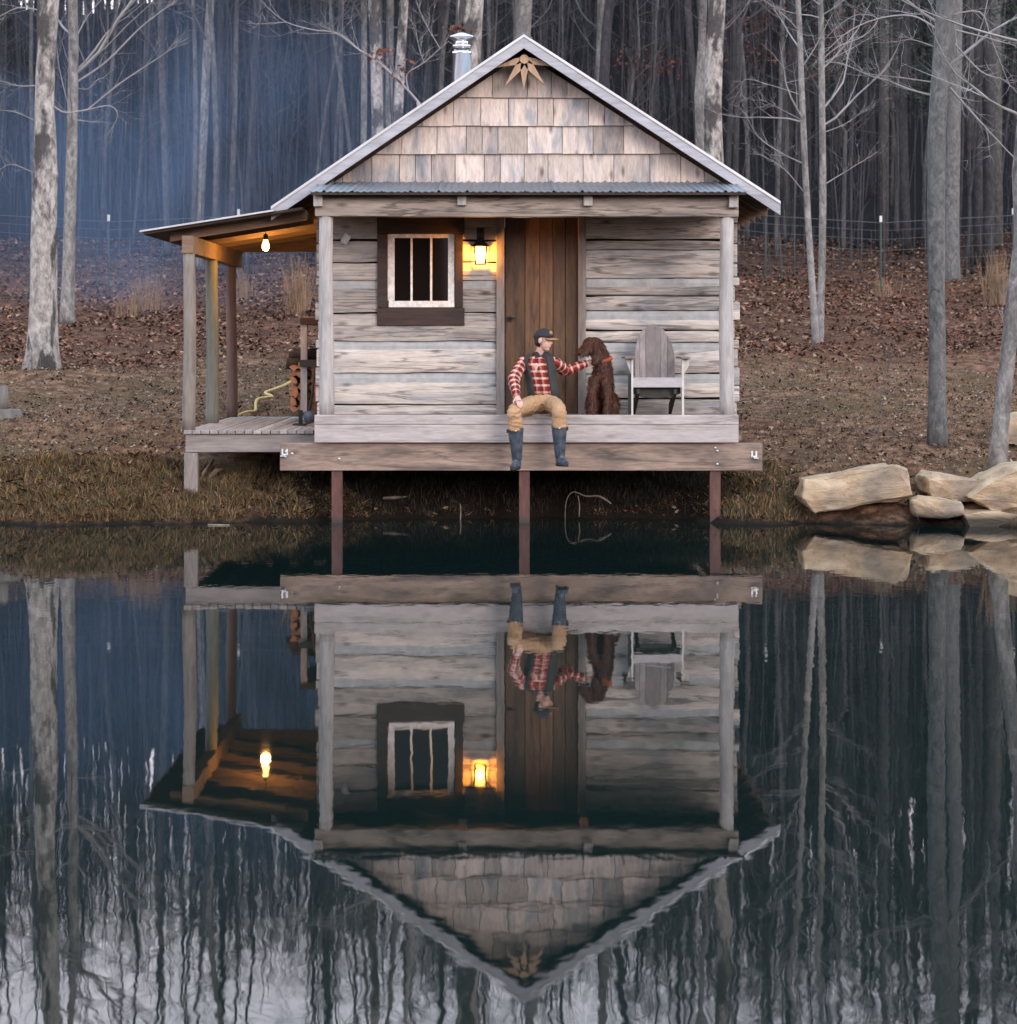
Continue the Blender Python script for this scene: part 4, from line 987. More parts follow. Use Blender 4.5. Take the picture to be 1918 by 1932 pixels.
rock([(1722,948),(1740,940),(1815,948),(1820,970),(1790,979),(1730,977)], -.28, .6, 'small rounded boulder low at the waterline under the squarish one', 4)
rock([(1818,972),(1850,966),(1990,972),(2010,1004),(1830,1002)], -.4, .8, 'low flat boulder half in the water under the pointed boulder', 5)
rock([(1898,790),(1925,782),(1965,786),(1970,838),(1900,840)], 2.6, .6, 'tan boulder on the grass behind the leaning tree', 6)
def stick(name, pts, rad, label, cat='stick', mat='stick'):
    q = MB(); pv = smooth_path([P(*p) for p in pts], 5); rr = list(np.interp(np.linspace(0, 1, len(pv)), np.linspace(0, 1, len(rad)), rad))
    q.tube(pv, rr, 7, .5); o = q.build(name, M[mat], None, pv[0]); return tag(o, label, cat)
stick('fallen_branch', [(1066,982,.55),(1066,962,.6),(1070,940,.7),(1082,928,.8),(1105,936,.8),(1128,936,.75),(1144,944,.7),(1152,950,.65)], [.003,.004,.005,.006,.009,.012,.014,.008], 'pale hooked branch on the dark bank under the porch', 'branch')
stick('fallen_branch', [(722,940,1.1),(745,939,1.1),(772,938,1.1)], [.018,.022,.014], 'short straight stick on the dark bank between the left and middle piles', 'branch')
stick('fallen_branch', [(868,985,.5),(869,968,.55),(868,950,.6)], [.006,.008,.005], 'thin upright twig standing in the water left of the middle pile', 'branch')
stick('fallen_branch', [(1090,935,.75),(1093,955,.65),(1092,975,.55)], [.006,.007,.005], 'thin twig hanging down the bank right of the middle pile', 'branch')
q = MB(); a, b_ = P(384, 893, 1.0), P(420, 880, 1.4); a.z = G(a.x, a.y)+.03
q.tube([a, P(408, 888, 1.1), P(422, 884, 1.2)], [.03, .03, .025], 6); o = q.build('loose_plank', M['plank'], None, a); tag(o, 'short pale plank lying on the bank under the side deck', 'plank')
q = MB(); q.tube([P(382, 895, .95), P(402, 868, 1.5)], .018, 6); o = q.build('loose_plank', M['plank'], None, P(382, 895, .95)); tag(o, 'thin brown stick leaning up under the side deck', 'plank')
q = MB(); q.tube([P(392,981,-.25), P(433,981.5,-.25)], .012, 6); o = q.build('floating_stick', M['stick'], None, P(392, 981, -.25)); o.location.z = .005; tag(o, 'thin pale stick floating at the waterline left of the cabin', 'stick')
# chopping stump at the left edge
ys_ = 4.6; bs = P(2, 808, ys_); bs.z = G(bs.x, ys_)-.03
st = empty('tree_stump', bs, 'low cut tree stump on the lawn at the left edge', 'stump'); hz = Z(772, ys_)-bs.z
q = MB(); rr_ = random.Random(2)
rs_ = []
for r_, z in ((.30, 0), (.26, .06), (.235, .14), (.23, hz-.01), (.22, hz)):
    rs_.append([bs+Vector(((r_+.02*math.sin(3*a+1)+.012*math.sin(7*a))*math.cos(a), (r_+.02*math.sin(3*a+1))*math.sin(a), z)) for a in [2*math.pi*j/22 for j in range(22)]])
q.rings(rs_, .5); q.build('stump_body', M['stump'], st)
q = MB(); t0 = P(4, 770, ys_); t0.z = bs.z+hz; q.tube([t0, t0+Vector((.005, 0, .1)), t0+Vector((-.005, 0, Z(728, ys_)-t0.z))], [.085, .08, .078], 9, .7, jit=.06, rnd=rr_)
o = q.build('upright_log', M['stump'], None, t0); tag(o, 'short grey log standing upright on the cut stump', 'log')

# ------------------------------------------------------------------ fence
YF = 24.
fe = empty('wire_fence', (0, YF, G(0, YF)), 'thin wire mesh fence on dark steel posts along the edge of the woods', 'fence')
fpx = [-290, -45, 205, 450, 700, 950, 1197, 1444, 1661, 1911, 2160]
for px in fpx:
    x = X(px, YF); g_ = G(x, YF); q = MB(); q.box(x-.02, x+.02, YF-.02, YF+.02, g_-.2, g_+1.5, .5); po = q.build('fence_post', M['tpost'], fe)
    q = MB(); q.box(x-.028, x+.028, YF-.028, YF+.028, g_+1.5, g_+1.64, .5); q.build('post_tip', M['tip'], po)
q = MB()
for h in (.15, .35, .6, .85, 1.1, 1.3, 1.48):
    q.tube([Vector((X(px, YF-.03), YF-.03, G(X(px, YF), YF)+h)) for px in fpx], .004 if h < 1.4 else .006, 4, .5)
for i in range(len(fpx)-1):
    for k in range(12):
        x = X(fpx[i]+(fpx[i+1]-fpx[i])*k/12, YF); g_ = G(X(fpx[i], YF), YF)*(1-k/12)+G(X(fpx[i+1], YF), YF)*k/12
        q.tube([Vector((x, YF-.03, g_+.15)), Vector((x, YF-.03, g_+1.3))], .003, 3, .5)
q.build('wire_mesh', M['wire'], fe)

# ------------------------------------------------------------------ trees
def grow(mb, p, d, L, r, rs2, lev, n=4, twist=.25, up=.12, kids=4):
    """one branch and its twigs"""
    m_ = max(4, int(L/.45)+3) if lev == 0 else 4
    pts = [p]; dirs = []
    for i in range(m_):
        d = (d+Vector((rs2.gauss(0, twist), rs2.gauss(0, twist), rs2.gauss(0, twist)+up))*.45).normalized()
        dirs.append(d); p = p+d*(L/m_); pts.append(p)
    rad = [r*(1-.85*i/m_) for i in range(m_+1)]
    mb.tube(pts, rad, n if lev < 2 else 3, rs2.random(), False)
    if lev >= 2: return
    for k in range(kids+(1 if lev == 0 else 0)):
        i = rs2.randint(1, m_); f = i/m_
        dd = dirs[i-1]; s_ = Vector((rs2.gauss(0, 1), rs2.gauss(0, 1), rs2.gauss(.25, .6))).normalized()
        grow(mb, pts[i], (dd*.75+s_*.75).normalized(), L*rs2.uniform(.3, .55)*(1.15-f*.5), max(r*(1-.8*f)*.55, .003), rs2, lev+1, 3 if n < 5 else 4, twist, up, max(2, kids-1))
def crown(mb, axis, rs2, nb, zlo, zhi, Lmax, r_at, kids=4, n=4):
    """branches along a trunk polyline"""
    zs = [p.z for p in axis]
    for k in range(nb):
        z = zlo+(zhi-zlo)*((k+rs2.random())/nb); x = float(np.interp(z, zs, [p.x for p in axis])); y = float(np.interp(z, zs, [p.y for p in axis]))
        a = rs2.uniform(0, 2*math.pi); f = (z-zlo)/(zhi-zlo); el = rs2.uniform(.15, .8)
        d = Vector((math.cos(a)*math.cos(el), math.sin(a)*math.cos(el), math.sin(el)))
        L = Lmax*(1-.65*f)*rs2.uniform(.55, 1.1); grow(mb, Vector((x, y, z)), d, L, max(.007, min(r_at(z)*.4, .010*L+.003)), rs2, 0, n, kids=kids)
def px_branch(mb, pl, y, r0, rs2, dy=0., kids=True):
    r0 *= .56; pts = smooth_path([P(a, b_, y+dy*i) for i, (a, b_) in enumerate(pl)], 4); m_ = len(pts)
    mb.tube(pts, [r0*(1-.75*i/(m_-1)) for i in range(m_)], 6, .5, False)
    if kids:
        L = sum((pts[i+1]-pts[i]).length for i in range(m_-1))
        for k in range(int(6+L*4.2)):
            i = rs2.randint(2, m_-1); dd = (pts[i]-pts[i-1]).normalized(); s_ = Vector((rs2.gauss(0, .7), rs2.gauss(0, .7), rs2.gauss(.2, .6)))
            grow(mb, pts[i], (dd+s_*.7).normalized(), rs2.uniform(.25, .22*L+.3), max(r0*.26*(1-.6*i/m_), .003), rs2, 1, 4, .3, .1, 3)
def big_tree(name, label, y, prof, ztop, brs=(), nb=14, zlo=None, Lmax=3., mat='bark', tw='twig', seed=1, flare=1.5, group=None, leaves=None, kids=4, base_px=None):
    """prof: (px, py, width px) from the base upward as seen in the photo; extended up to ztop"""
    rs2 = random.Random(seed); pts = [P(a, b_, y) for a, b_, w_ in prof]; rad = [W(w_, y)/2 for a, b_, w_ in prof]
    g_ = G(pts[0].x, y)
    if pts[0].z > g_+.05: pts.insert(0, Vector((pts[0].x+(pts[0].x-pts[1].x)*min(1.5, (pts[0].z-g_)/max(.1, pts[1].z-pts[0].z))*.6, y, g_))); rad.insert(0, rad[0]*1.12)
    pts[0].z = g_-.15
    last = pts[-1]; sl = (pts[-1]-pts[-2])/(pts[-1].z-pts[-2].z); zt_ = last.z; rt = rad[-1]; n_ = 9
    for i in range(1, n_+1):
        f = i/n_; z = zt_+(ztop-zt_)*f
        pts.append(Vector((last.x+sl.x*(z-zt_)*.6+.12*math.sin(z*.9+seed), y+.15*math.sin(z*.6+seed*2), z))); rad.append(max(.012, rt*(1-f)**.8))
    o0 = pts[0]+Vector((0, 0, .15))
    t_ = empty(name, o0, label, 'tree', group)
    ax = []; rr = []
    for i in range(len(pts)-1):
        m_ = max(1, int((pts[i+1]-pts[i]).length/.35))
        for k in range(m_):
            f = k/m_; ax.append(pts[i].lerp(pts[i+1], f)); rr.append(rad[i]+(rad[i+1]-rad[i])*f)
    ax.append(pts[-1]); rr.append(rad[-1])
    q = MB(); rings_ = []; ns = 18
    for p, r_ in zip(ax, rr):
        h = p.z-o0.z; fl = 1+(flare-1)*math.exp(-max(0, h)/(.28+r_*.6)); ring = []
        for j in range(ns):
            a = 2*math.pi*j/ns; k_ = 1+.16*(fl-1)*math.sin(a*4+seed)+.07*mnoise.noise(Vector((math.cos(a)*1.3+seed, math.sin(a)*1.3, p.z*1.6)))+.03*mnoise.noise(Vector((math.cos(a)*4+seed, math.sin(a)*4, p.z*7)))
            ring.append(p+Vector((math.cos(a)*r_*fl*k_, math.sin(a)*r_*fl*k_, 0)))
        rings_.append(ring)
    q.rings(rings_, .5); q.build('trunk', M[mat], t_)
    c_ = MB()
    for br in brs: px_branch(c_, br[0], y, br[1], rs2, br[2] if len(br) > 2 else 0.)
    zl = zlo if zlo is not None else zt_+.3
    rz = lambda z: float(np.interp(z, [p.z for p in ax], rr))
    crown(c_, ax, rs2, nb, zl, ztop-.1, Lmax, rz, kids)
    c_.build('crown', M[tw], t_)
    if leaves:
        leafpart(leaves, y, t_, rs2)
    return t_
def leafpart(spots, y, par, rs2):
    v, f, cs = [], [], []
    for px, py, n_, rad in spots:
        c0 = P(px, py, y)
        for k in range(n_):
            p = c0+Vector((rs2.gauss(0, 1)*rad, rs2.gauss(0, .6)*rad, rs2.gauss(0, .55)*rad)); s_ = rs2.uniform(.04, .075)
            u = Vector((rs2.gauss(0, 1), rs2.gauss(0, 1), rs2.gauss(0, 1))).normalized(); w_ = u.cross(Vector((rs2.gauss(0, 1), rs2.gauss(0, 1), rs2.gauss(0, 1)))).normalized()
            b0 = len(v); v += [p-u*s_, p+w_*s_*.5, p+u*s_, p-w_*s_*.5]; f.append((b0, b0+1, b0+2, b0+3)); cs.append(rs2.choice(((.10,.03,.022), (.07,.024,.02), (.13,.045,.03))))
    q = MB(); q.v = v; q.f = f; q.t = [0.]*len(f); q.sm = [False]*len(f); q.mi = [0]*len(f)
    o = q.build('leaves', M['leafcol'], par); a = o.data.attributes.new('col', 'FLOAT_COLOR', 'FACE'); a.data.foreach_set('color', [t for c in cs for t in (*c, 1.)])

big_tree('mottled_tree', 'thick pale mottled tree on the lawn at far left, dark patches on its trunk', 10.4,
    [(79,698,60),(80,660,52),(82,560,50),(83,440,50),(86,330,46),(84,200,36),(88,100,36),(91,0,40)], 17.5,
    [([(100,200),(124,213),(166,207),(207,200),(222,219),(204,253)], .03), ([(166,207),(226,158),(287,117),(332,87)], .026), ([(75,20),(34,15),(-5,34)], .03), ([(68,162),(34,162),(-6,150)], .025), ([(70,230),(30,212),(-5,208)], .02), ([(72,330),(20,310),(-10,330)], .02)],
    20, 7.2, 4., 'barkpale', 'twigpale', 11, 1.45)
big_tree('pale_tree', 'tall pale tree just right of the thick mottled tree', 17.,
    [(127,590,24),(130,480,23),(134,330,22),(137,200,20),(139,90,19),(137,0,18)], 19.,
    [([(145,155),(200,117),(260,57),(302,23),(332,4)], .04), ([(147,64),(166,30),(196,-5)], .03), ([(140,165),(165,168),(185,150),(200,148)], .018), ([(132,210),(112,130),(105,60)], .02)], 22, 6.0, 4.2, 'bark', 'twigpale', 12, 1.3)
big_tree('straight_tree', 'straight grey trunk rising behind the outer edge of the lean-to roof', 27., [(373,520,17),(375,430,17),(384,250,16),(390,100,16),(397,0,15)], 21., (), 18, 9., 3.2, 'bark', 'twig', 13)
big_tree('straight_tree', 'slim grey trunk in the smoke between the pale tree and the straight trunk', 30., [(317,520,10),(312,330,12),(306,150,12),(303,0,11)], 20., (), 16, 9., 3., 'barkslim', 'twig', 14)
rts = [(686,28,[(686,260,12),(687,120,11),(686,0,11)],'narrow pale trunk left of the stout pair behind the roof','bark'),
 (712,25,[(712,250,23),(710,120,22),(705,0,21)],'stout light trunk left of centre behind the roof slope','barkpale'),
 (733,30,[(733,240,15),(735,100,14),(736,0,14)],'grey trunk between two stout light trunks behind the roof','bark'),
 (752,25,[(750,230,18),(756,110,19),(762,0,17)],'stout light trunk with red leaves at its fork behind the roof slope','barkpale'),
 (643,27,[(643,290,8),(642,120,8),(641,0,7)],'thin straight pole tree behind the left roof slope','barkslim'),
 (655,26,[(661,290,8),(647,180,7),(631,84,6),(622,0,5)],'thin pole tree leaning left behind the roof slope','barkslim'),
 (605,27,[(598,330,6),(612,220,6),(632,110,6),(643,20,5)],'thin pole tree leaning right across its neighbour behind the roof slope','barkslim'),
 (887,15,[(884,180,46),(885,90,45),(888,0,47)],'very thick trunk rising behind the stove pipe','barkpale'),
 (985,26,[(984,130,34),(985,60,33),(988,0,32)],'thick grey trunk rising behind the roof peak','bark'),
 (1137,28,[(1137,200,26),(1136,110,24),(1138,0,22)],'grey trunk behind the right slope near the peak','bark'),
 (1345,22,[(1347,310,36),(1343,200,34),(1348,90,33),(1352,0,32)],'thick pale trunk behind the right slope beside a slimmer one','barkpale'),
 (1320,23,[(1322,290,20),(1318,180,17),(1324,80,14),(1327,0,14)],'slimmer trunk close against the thick pale trunk right of the roof','bark')]
for i, (px, y, prof, lab, mt) in enumerate(rts):
    base_y = 2.04-(G(X(px, y), y)); pyb = HY+base_y*F/(D0+y)
    pr_ = [(prof[0][0], pyb, prof[0][2]*1.05)]+prof
    big_tree('woodland_tree', lab, y, pr_, 18+(i*7 % 5), (), 16, 9.2 if px < 1000 else 8.6, 3., mt, 'twig', 20+i, 1.2, leaves=[(711,108,24,.2),(752,128,24,.18)] if px == 752 else None)
big_tree('twin_tree', 'left slender stem of the twin trees on the leafy slope right of the cabin', 14.2, [(1538,632,13),(1528,480,12),(1519,330,12),(1513,190,11),(1508,60,10),(1505,0,10)], 14.5,
    [([(1515,309),(1470,287),(1428,256),(1405,211)], .022), ([(1511,226),(1470,205),(1440,190)], .016), ([(1513,180),(1450,160),(1405,150),(1398,175)], .016), ([(1508,60),(1480,30),(1440,0)], .02), ([(1518,365),(1480,320),(1440,295),(1415,290)], .016)], 16, 5.4, 2.2, 'bark', 'twigpale', 41, 1.2)
big_tree('twin_tree', 'right slender stem of the twin trees on the leafy slope right of the cabin', 14.6, [(1546,636,14),(1551,480,14),(1552,330,13),(1550,190,12),(1549,60,12),(1547,0,11)], 15.5,
    [([(1557,249),(1594,234),(1632,207)], .02), ([(1557,347),(1606,317),(1655,287)], .02), ([(1551,112),(1583,87),(1629,68),(1655,36),(1617,28),(1580,50),(1551,80)], .022), ([(1550,120),(1600,95),(1660,60)], .018), ([(1549,30),(1580,10),(1600,-10)], .018)], 16, 5.6, 2.4, 'bark', 'twigpale', 42, 1.2)
big_tree('straight_tree', 'tall dark grey tree nearest the pond right of the cabin', 2.7,
    [(1768,836,34),(1768,780,32),(1767,600,31),(1765,400,33),(1767,250,34),(1775,120,34),(1784,0,35)], 14.,
    [([(1761,181),(1719,170),(1670,151),(1640,143),(1591,121),(1560,118)], .026), ([(1757,155),(1700,147),(1640,140)], .018), ([(1764,53),(1719,30),(1655,36),(1600,60),(1560,95)], .026), ([(1766,90),(1720,75),(1690,80)], .014),
     ([(1791,166),(1825,204),(1870,253),(1920,306)], .032), ([(1802,57),(1863,72),(1920,88)], .024), ([(1800,83),(1851,136),(1893,151),(1920,178)], .022), ([(1790,30),(1848,23),(1870,75),(1904,162)], .022), ([(1795,130),(1820,180),(1815,150)], .012)], 20, 5.2, 3.2, 'barkdark', 'twigpale', 43, 1.35)
big_tree('straight_tree', 'blue grey trunk close behind the tall dark tree on the right', 24.8, [(1793,515,34),(1794,420,30),(1798,250,27),(1801,100,26),(1803,0,25)], 20., (), 16, 9., 3., 'barkdark', 'twig', 44, 1.2)
big_tree('leaning_tree', 'pale tree leaning out of frame above the boulders on the right', 1.0, [(1878,890,34),(1886,820,30),(1898,700,29),(1910,580,28),(1926,440,26)], 9.5, [([(1905,640),(1890,600),(1895,560)], .01)], 14, 4.2, 2.2, 'bark', 'twigpale', 45, 1.3)
# bushy young tree behind the roof whose bare boughs cross the sky over the ridge
big_tree('young_tree', 'young tree behind the left roof slope with bare boughs reaching left', 8.5, [(812,700,11),(806,400,10),(800,260,9),(789,193,8)], 5.6,
    [([(789,193),(759,160),(711,115),(678,95),(636,64),(588,56),(540,42),(504,14)], .035), ([(540,42),(510,44),(482,46)], .015), ([(770,170),(768,140),(800,118),(846,78)], .024), ([(800,118),(790,90),(784,50)], .012), ([(830,92),(800,40),(785,0)], .014), ([(678,95),(650,70),(600,45)], .012)], 5, 4.9, .8, 'twigpale', 'twigpale', 46, 1.1,
    leaves=[(712,112,22,.13), (762,132,16,.11), (860,55,18,.09)])
oak = [(1180,31,[(1195,106,90,.4),(1247,125,80,.35)]), (1385,30,[(1399,45,90,.4),(1429,105,90,.35)]), (1590,32,[(1538,140,70,.3),(1568,90,90,.4),(1602,57,80,.4)]), (1480,33,[(1476,30,70,.35)]), (1690,34,[(1690,60,40,.4)])]
for i, (px, y, lv) in enumerate(oak):
    pyb = HY+(2.04-G(X(px, y), y))*F/(D0+y)
    big_tree('oak_sapling', ['young oak with rusty leaves left in the dark woods above the right roof slope', 'young oak with rusty leaves between the pale trunk and the twin trees', 'young oak with rusty leaves behind the twin trees', 'slim young oak with one rusty tuft near the top left of the twin trees', 'young oak with sparse rusty leaves left of the tall dark tree'][i], y,
        [(px, pyb, 9), (px+4, 250, 8), (lv[0][0], lv[0][1]+20, 6)], 11.5, [([(px+2, 220), ((px+a)/2, b_+40), (a, b_)], .02) for a, b_, c_, d_ in lv], 10, 6.5, 2., 'barkslim', 'twig', 50+i, 1.1, leaves=lv)
# slim sapling near the pond
sapl = empty('bare_sapling', P(1655, 824, 2.9), 'single thin dark sapling on the lawn left of the tall dark tree', 'sapling'); sapl.location.z = G(sapl.location.x, 2.9); ORG[sapl.name] = sapl.location.copy()
q = MB(); rs2 = random.Random(9); px_branch(q, [(1655,826),(1661,790),(1668,740),(1676,690),(1692,640)], 2.9, .012, rs2); px_branch(q, [(1670,725),(1655,680),(1650,655)], 2.9, .006, rs2, 0, False); q.build('stem', M['barkdark'], sapl)

# woodland trees: a few proto trees, copied one by one
rw = random.Random(21)
protos = []
for k in range(9):
    rs2 = random.Random(100+k); h = [13, 15, 11, 17, 14, 9, 12, 16, 10][k]; r0 = [.06, .085, .04, .12, .05, .03, .045, .09, .032][k]
    ax = []; x = y = 0.; lean = rs2.uniform(-.05, .05)
    for i in range(15):
        z = h*i/14; ax.append(Vector((lean*z+.10*math.sin(z*.5+k)+rs2.uniform(-.03, .03), .10*math.sin(z*.4+2*k), z-.2)))
    rr = [r0*(1-.9*(i/14)**1.1)+.008 for i in range(15)]
    t_ = empty('woodland_tree', (0, 0, 0), 'slim bare grey tree deep in the crowded woods, one of many alike', 'tree', 'bare trees in the woods beyond the fence')
    q = MB(); q.tube(ax, rr, 9, .5); q.build('trunk', M['barkwoods' if k % 4 else 'barkslim'], t_)
    c_ = MB(); crown(c_, ax, rs2, 20 if h > 11 else 13, h*(.22 if h < 12 else .42), h-.4, 2.6 if h > 11 else 1.8, lambda z: float(np.interp(z, [p.z for p in ax], rr)), 4, 4)
    c_.build('crown', M['twigwoods'], t_); protos.append(t_)
taken = []
cnt = 0
for tries in range(900):
    if cnt >= 215: break
    y = 25+38*rw.random()**1.25; px = rw.uniform(-620, 2400); x = X(px, y)
    if any(abs(px-a) < 6 for a, b_ in taken if abs(b_-y) < 12): continue
    taken.append((px, y)); k = cnt % 9
    loc = (x, y, G(x, y)); rz = rw.uniform(0, 6.28); s_ = rw.uniform(.8, 1.2)
    if cnt < 9: o = protos[k]; o.location = loc; o.rotation_euler.z = rz; o.scale = (s_,)*3
    else: copy_thing(protos[k], loc, rz, s_)
    cnt += 1
# evergreens at the right, dark against the wood
def pine(seed, h):
    rs2 = random.Random(seed); t_ = empty('pine_tree', (0, 0, 0), 'x', 'tree', 'dark evergreens in the woods on the right')
    q = MB(); q.tube([Vector((0, 0, -.2)), Vector((.05, 0, h*.5)), Vector((0, .05, h))], [.16, .11, .02], 10, .5); q.build('trunk', M['barkdark'], t_)
    v, f = [], []
    for b_ in range(70):
        z = h*(.22+.76*(b_/70)); L = (1-(z/h))*2.6+.35; a = rs2.uniform(0, 6.28); d = Vector((math.cos(a), math.sin(a), rs2.uniform(-.25, .25)))
        for k in range(46):
            s_ = rs2.random()**.7; p = Vector((0, 0, z))+d*L*s_+Vector((rs2.gauss(0, .13), rs2.gauss(0, .13), rs2.gauss(-.08*s_, .10)))
            u = (d+Vector((rs2.gauss(0, .6), rs2.gauss(0, .6), rs2.gauss(0, .5)))).normalized(); w_ = u.cross(Vector((rs2.gauss(0, 1), rs2.gauss(0, 1), 1))).normalized(); l_ = rs2.uniform(.1, .22)
            b0 = len(v); v += [p-w_*.025, p+w_*.025, p+u*l_]; f.append((b0, b0+1, b0+2))
    q = MB(); q.v = v; q.f = f; q.t = [0.]*len(f); q.sm = [False]*len(f); q.mi = [0]*len(f); q.build('crown', M['needle'], t_)
    return t_
pinep = [pine(301, 15), pine(302, 18)]
plabs = ['dark evergreen beyond the fence between the twin trees and the tall dark tree', 'dark evergreen behind the tall dark tree at right', 'dark evergreen high at the right edge above the leaning tree', 'tall dark evergreen deep in the woods right of the tall dark tree', 'dark evergreen deep in the woods behind the twin trees', 'dark evergreen beyond the fence at the very right edge of the woods', 'dark evergreen deep in the woods above the right roof corner']
for i, (px, y) in enumerate(((1665,33), (1765,36), (1880,31), (1830,42), (1580,44), (1950,36), (1440,50))):
    loc = (X(px, y), y, G(X(px, y), y))
    if i < 2: o = pinep[i]; o.location = loc
    else: o = copy_thing(pinep[i % 2], loc, i*1.3, .9+.1*(i % 3))
    o['label'] = plabs[i]

# far wood and brush that read as one mass
def mass(name, label, n, ylo, yhi, hlo, hhi, rlo, rhi, nbr, mat, seed, pxl=-800, pxh=2600, zb=0.):
    rs2 = random.Random(seed); q = MB()
    for i in range(n):
        y = ylo+(yhi-ylo)*rs2.random(); x = X(rs2.uniform(pxl, pxh), y); g_ = G(x, y)+zb; h = rs2.uniform(hlo, hhi); r_ = rs2.uniform(rlo, rhi)*h/hhi; ln = rs2.gauss(0, .05); l2 = rs2.gauss(0, .05)
        pts = [Vector((x+ln*h*f+.05*h*rs2.uniform(-.25, .25)*f, y+l2*h*f, g_+h*f)) for f in (0, .3, .55, .8, 1)]
        q.tube(pts, [r_, r_*.85, r_*.65, r_*.4, .006], 5, rs2.random(), False)
        for k in range(nbr):
            f = rs2.uniform(.25, .98); p = pts[0].lerp(pts[-1], f); a = rs2.uniform(0, 6.28); L = h*rs2.uniform(.06, .2); d = Vector((math.cos(a), math.sin(a), rs2.uniform(.2, 1.4))).normalized()
            p1 = p+d*L*.5; p2 = p1+(d+Vector((rs2.gauss(0, .3), rs2.gauss(0, .3), .25)))*L*.5
            q.tube([p, p1, p2], [max(r_*.28, .008), max(.006, r_*.15), .003], 3, rs2.random(), False)
            if nbr > 6:
                for _ in range(2):
                    d2 = (d+Vector((rs2.gauss(0, .6), rs2.gauss(0, .6), rs2.gauss(.2, .4)))).normalized(); q.tube([p1, p1+d2*L*.5], [.007, .003], 3, rs2.random(), False)
    o = q.build(name, M[mat]); return tag(o, label, 'woods', kind='stuff')
mass('far_woods', 'dense mass of bare trunks and branches on the far wooded hillside', 2150, 44, 104, 7, 12.5, .03, .11, 14, 'wood_far', 61)
mass('underbrush', 'thicket of thin upright stems at the foot of the woods behind the fence', 1080, 25, 48, 1.6, 8.5, .010, .034, 5, 'brush', 62)

# ------------------------------------------------------------------ ground cover
def scatter(name, label, cat, xyf, n, kind, pal, size, mat, seed, zoff=0.):
    r_ = np.random.RandomState(seed); x, y = xyf(r_, n); n = len(x); z = gz(x, y)
    keep = z > .03; x, y, z = x[keep], y[keep], z[keep]; n = len(x)
    pal = np.array(pal); ci = r_.randint(0, len(pal), n); cols = pal[ci]*r_.uniform(.6, 1.3, (n, 1))
    s = size[0]+(size[1]-size[0])*r_.random_sample(n)**1.6; a = r_.uniform(0, 2*np.pi, n)
    if kind == 'leaf':
        u = np.stack([np.cos(a), np.sin(a), r_.normal(0, .35, n)], -1)*s[:, None]*.5; w_ = np.stack([-np.sin(a), np.cos(a), r_.normal(0, .45, n)], -1)*s[:, None]*.32
        c0 = np.stack([x, y, z+zoff+r_.uniform(.005, .04, n)], -1); lift = np.array([0, 0, 1.])*s[:, None]*r_.uniform(0, .35, n)[:, None]
        v = np.stack([c0-u+lift, c0+w_, c0+u+lift, c0-w_], 1); k = 4
    else:
        h = s*(.55 if kind == 'mat' else 1.); lean = r_.normal(0, 1.5 if kind == 'mat' else .45, (n, 2)); wd = np.clip(h*.05, .004, .012)
        c0 = np.stack([x, y, z-.01], -1); wv = np.stack([np.cos(a), np.sin(a)*.4, np.zeros(n)], -1)*wd[:, None]
        tip = c0+np.stack([lean[:, 0]*h, lean[:, 1]*h, h], -1); mid = c0+np.stack([lean[:, 0]*h*.3, lean[:, 1]*h*.3, h*.6], -1)
        v = np.stack([c0-wv, c0+wv, mid+wv*.7, tip, mid-wv*.7], 1); k = 5
    me = bpy.data.meshes.new(name); me.vertices.add(n*k); me.vertices.foreach_set('co', v.reshape(-1).astype(np.float32))
    me.loops.add(n*k); me.loops.foreach_set('vertex_index', np.arange(n*k, dtype=np.int32))
    me.polygons.add(n); me.polygons.foreach_set('loop_start', np.arange(0, n*k, k, dtype=np.int32)); me.polygons.foreach_set('loop_total', np.full(n, k, dtype=np.int32))
    me.update(calc_edges=True)
    at = me.attributes.new('col', 'FLOAT_COLOR', 'FACE'); at.data.foreach_set('color', np.concatenate([cols, np.ones((n, 1))], 1).reshape(-1).astype(np.float32))
    me.materials.append(M[mat]); o = bpy.data.objects.new(name, me); col.objects.link(o)
    return tag(o, label, cat, kind='stuff')
def region(ylo, yhi, power=1., pxl=-420, pxh=2320, cond=None):
    def f(r_, n):
        y = ylo+(yhi-ylo)*r_.random_sample(n)**power; px = r_.uniform(pxl, pxh, n); x = (px-HX)*(D0+y)/F
        m_ = ~((x > -2.35) & (x < 2.75) & (y > .9) & (y < 5.6)) & ~((x > -3.75) & (x < -2.2) & (y > 1.2) & (y < 5.2))
        if cond is not None: m_ &= cond(x, y, r_)
        return x[m_], y[m_]
    return f
def patchy(s, t):
    return lambda x, y, r_: (np.sin(x*1.3+s)+np.sin(y*1.1+x*.6+s*2)+np.sin(x*3.1-y*2.3+s)*.7+r_.normal(0, .7, len(x))) > t
LEAF = [(.135,.058,.035), (.18,.09,.054), (.07,.030,.02), (.27,.165,.105), (.11,.05,.03), (.04,.021,.015), (.16,.058,.036)]
scatter('leaf_litter', 'reddish brown fallen leaves covering the slope up to the woods', 'leaves', region(10.5, 33, 1., cond=lambda x, y, r_: r_.random_sample(len(x)) < np.clip((y-10.+1.5*np.sin(x*.7))/3., .04, 1)*np.where(np.sin(x*1.9+y*.8)+np.sin(y*2.3-x*.7+1)+np.sin(x*.6-y*1.1) > -.4, 1., .35)), 118000, 'leaf', LEAF, (.035, .13), 'leafcol', 1)
scatter('leaf_litter', 'fallen brown leaves scattered over the lawn and the bank', 'leaves', region(.2, 11, 1.1), 32000, 'leaf', [(.09,.055,.036), (.14,.094,.06), (.05,.031,.022), (.26,.195,.135), (.085,.038,.027)], (.03, .075), 'leafcol', 2)
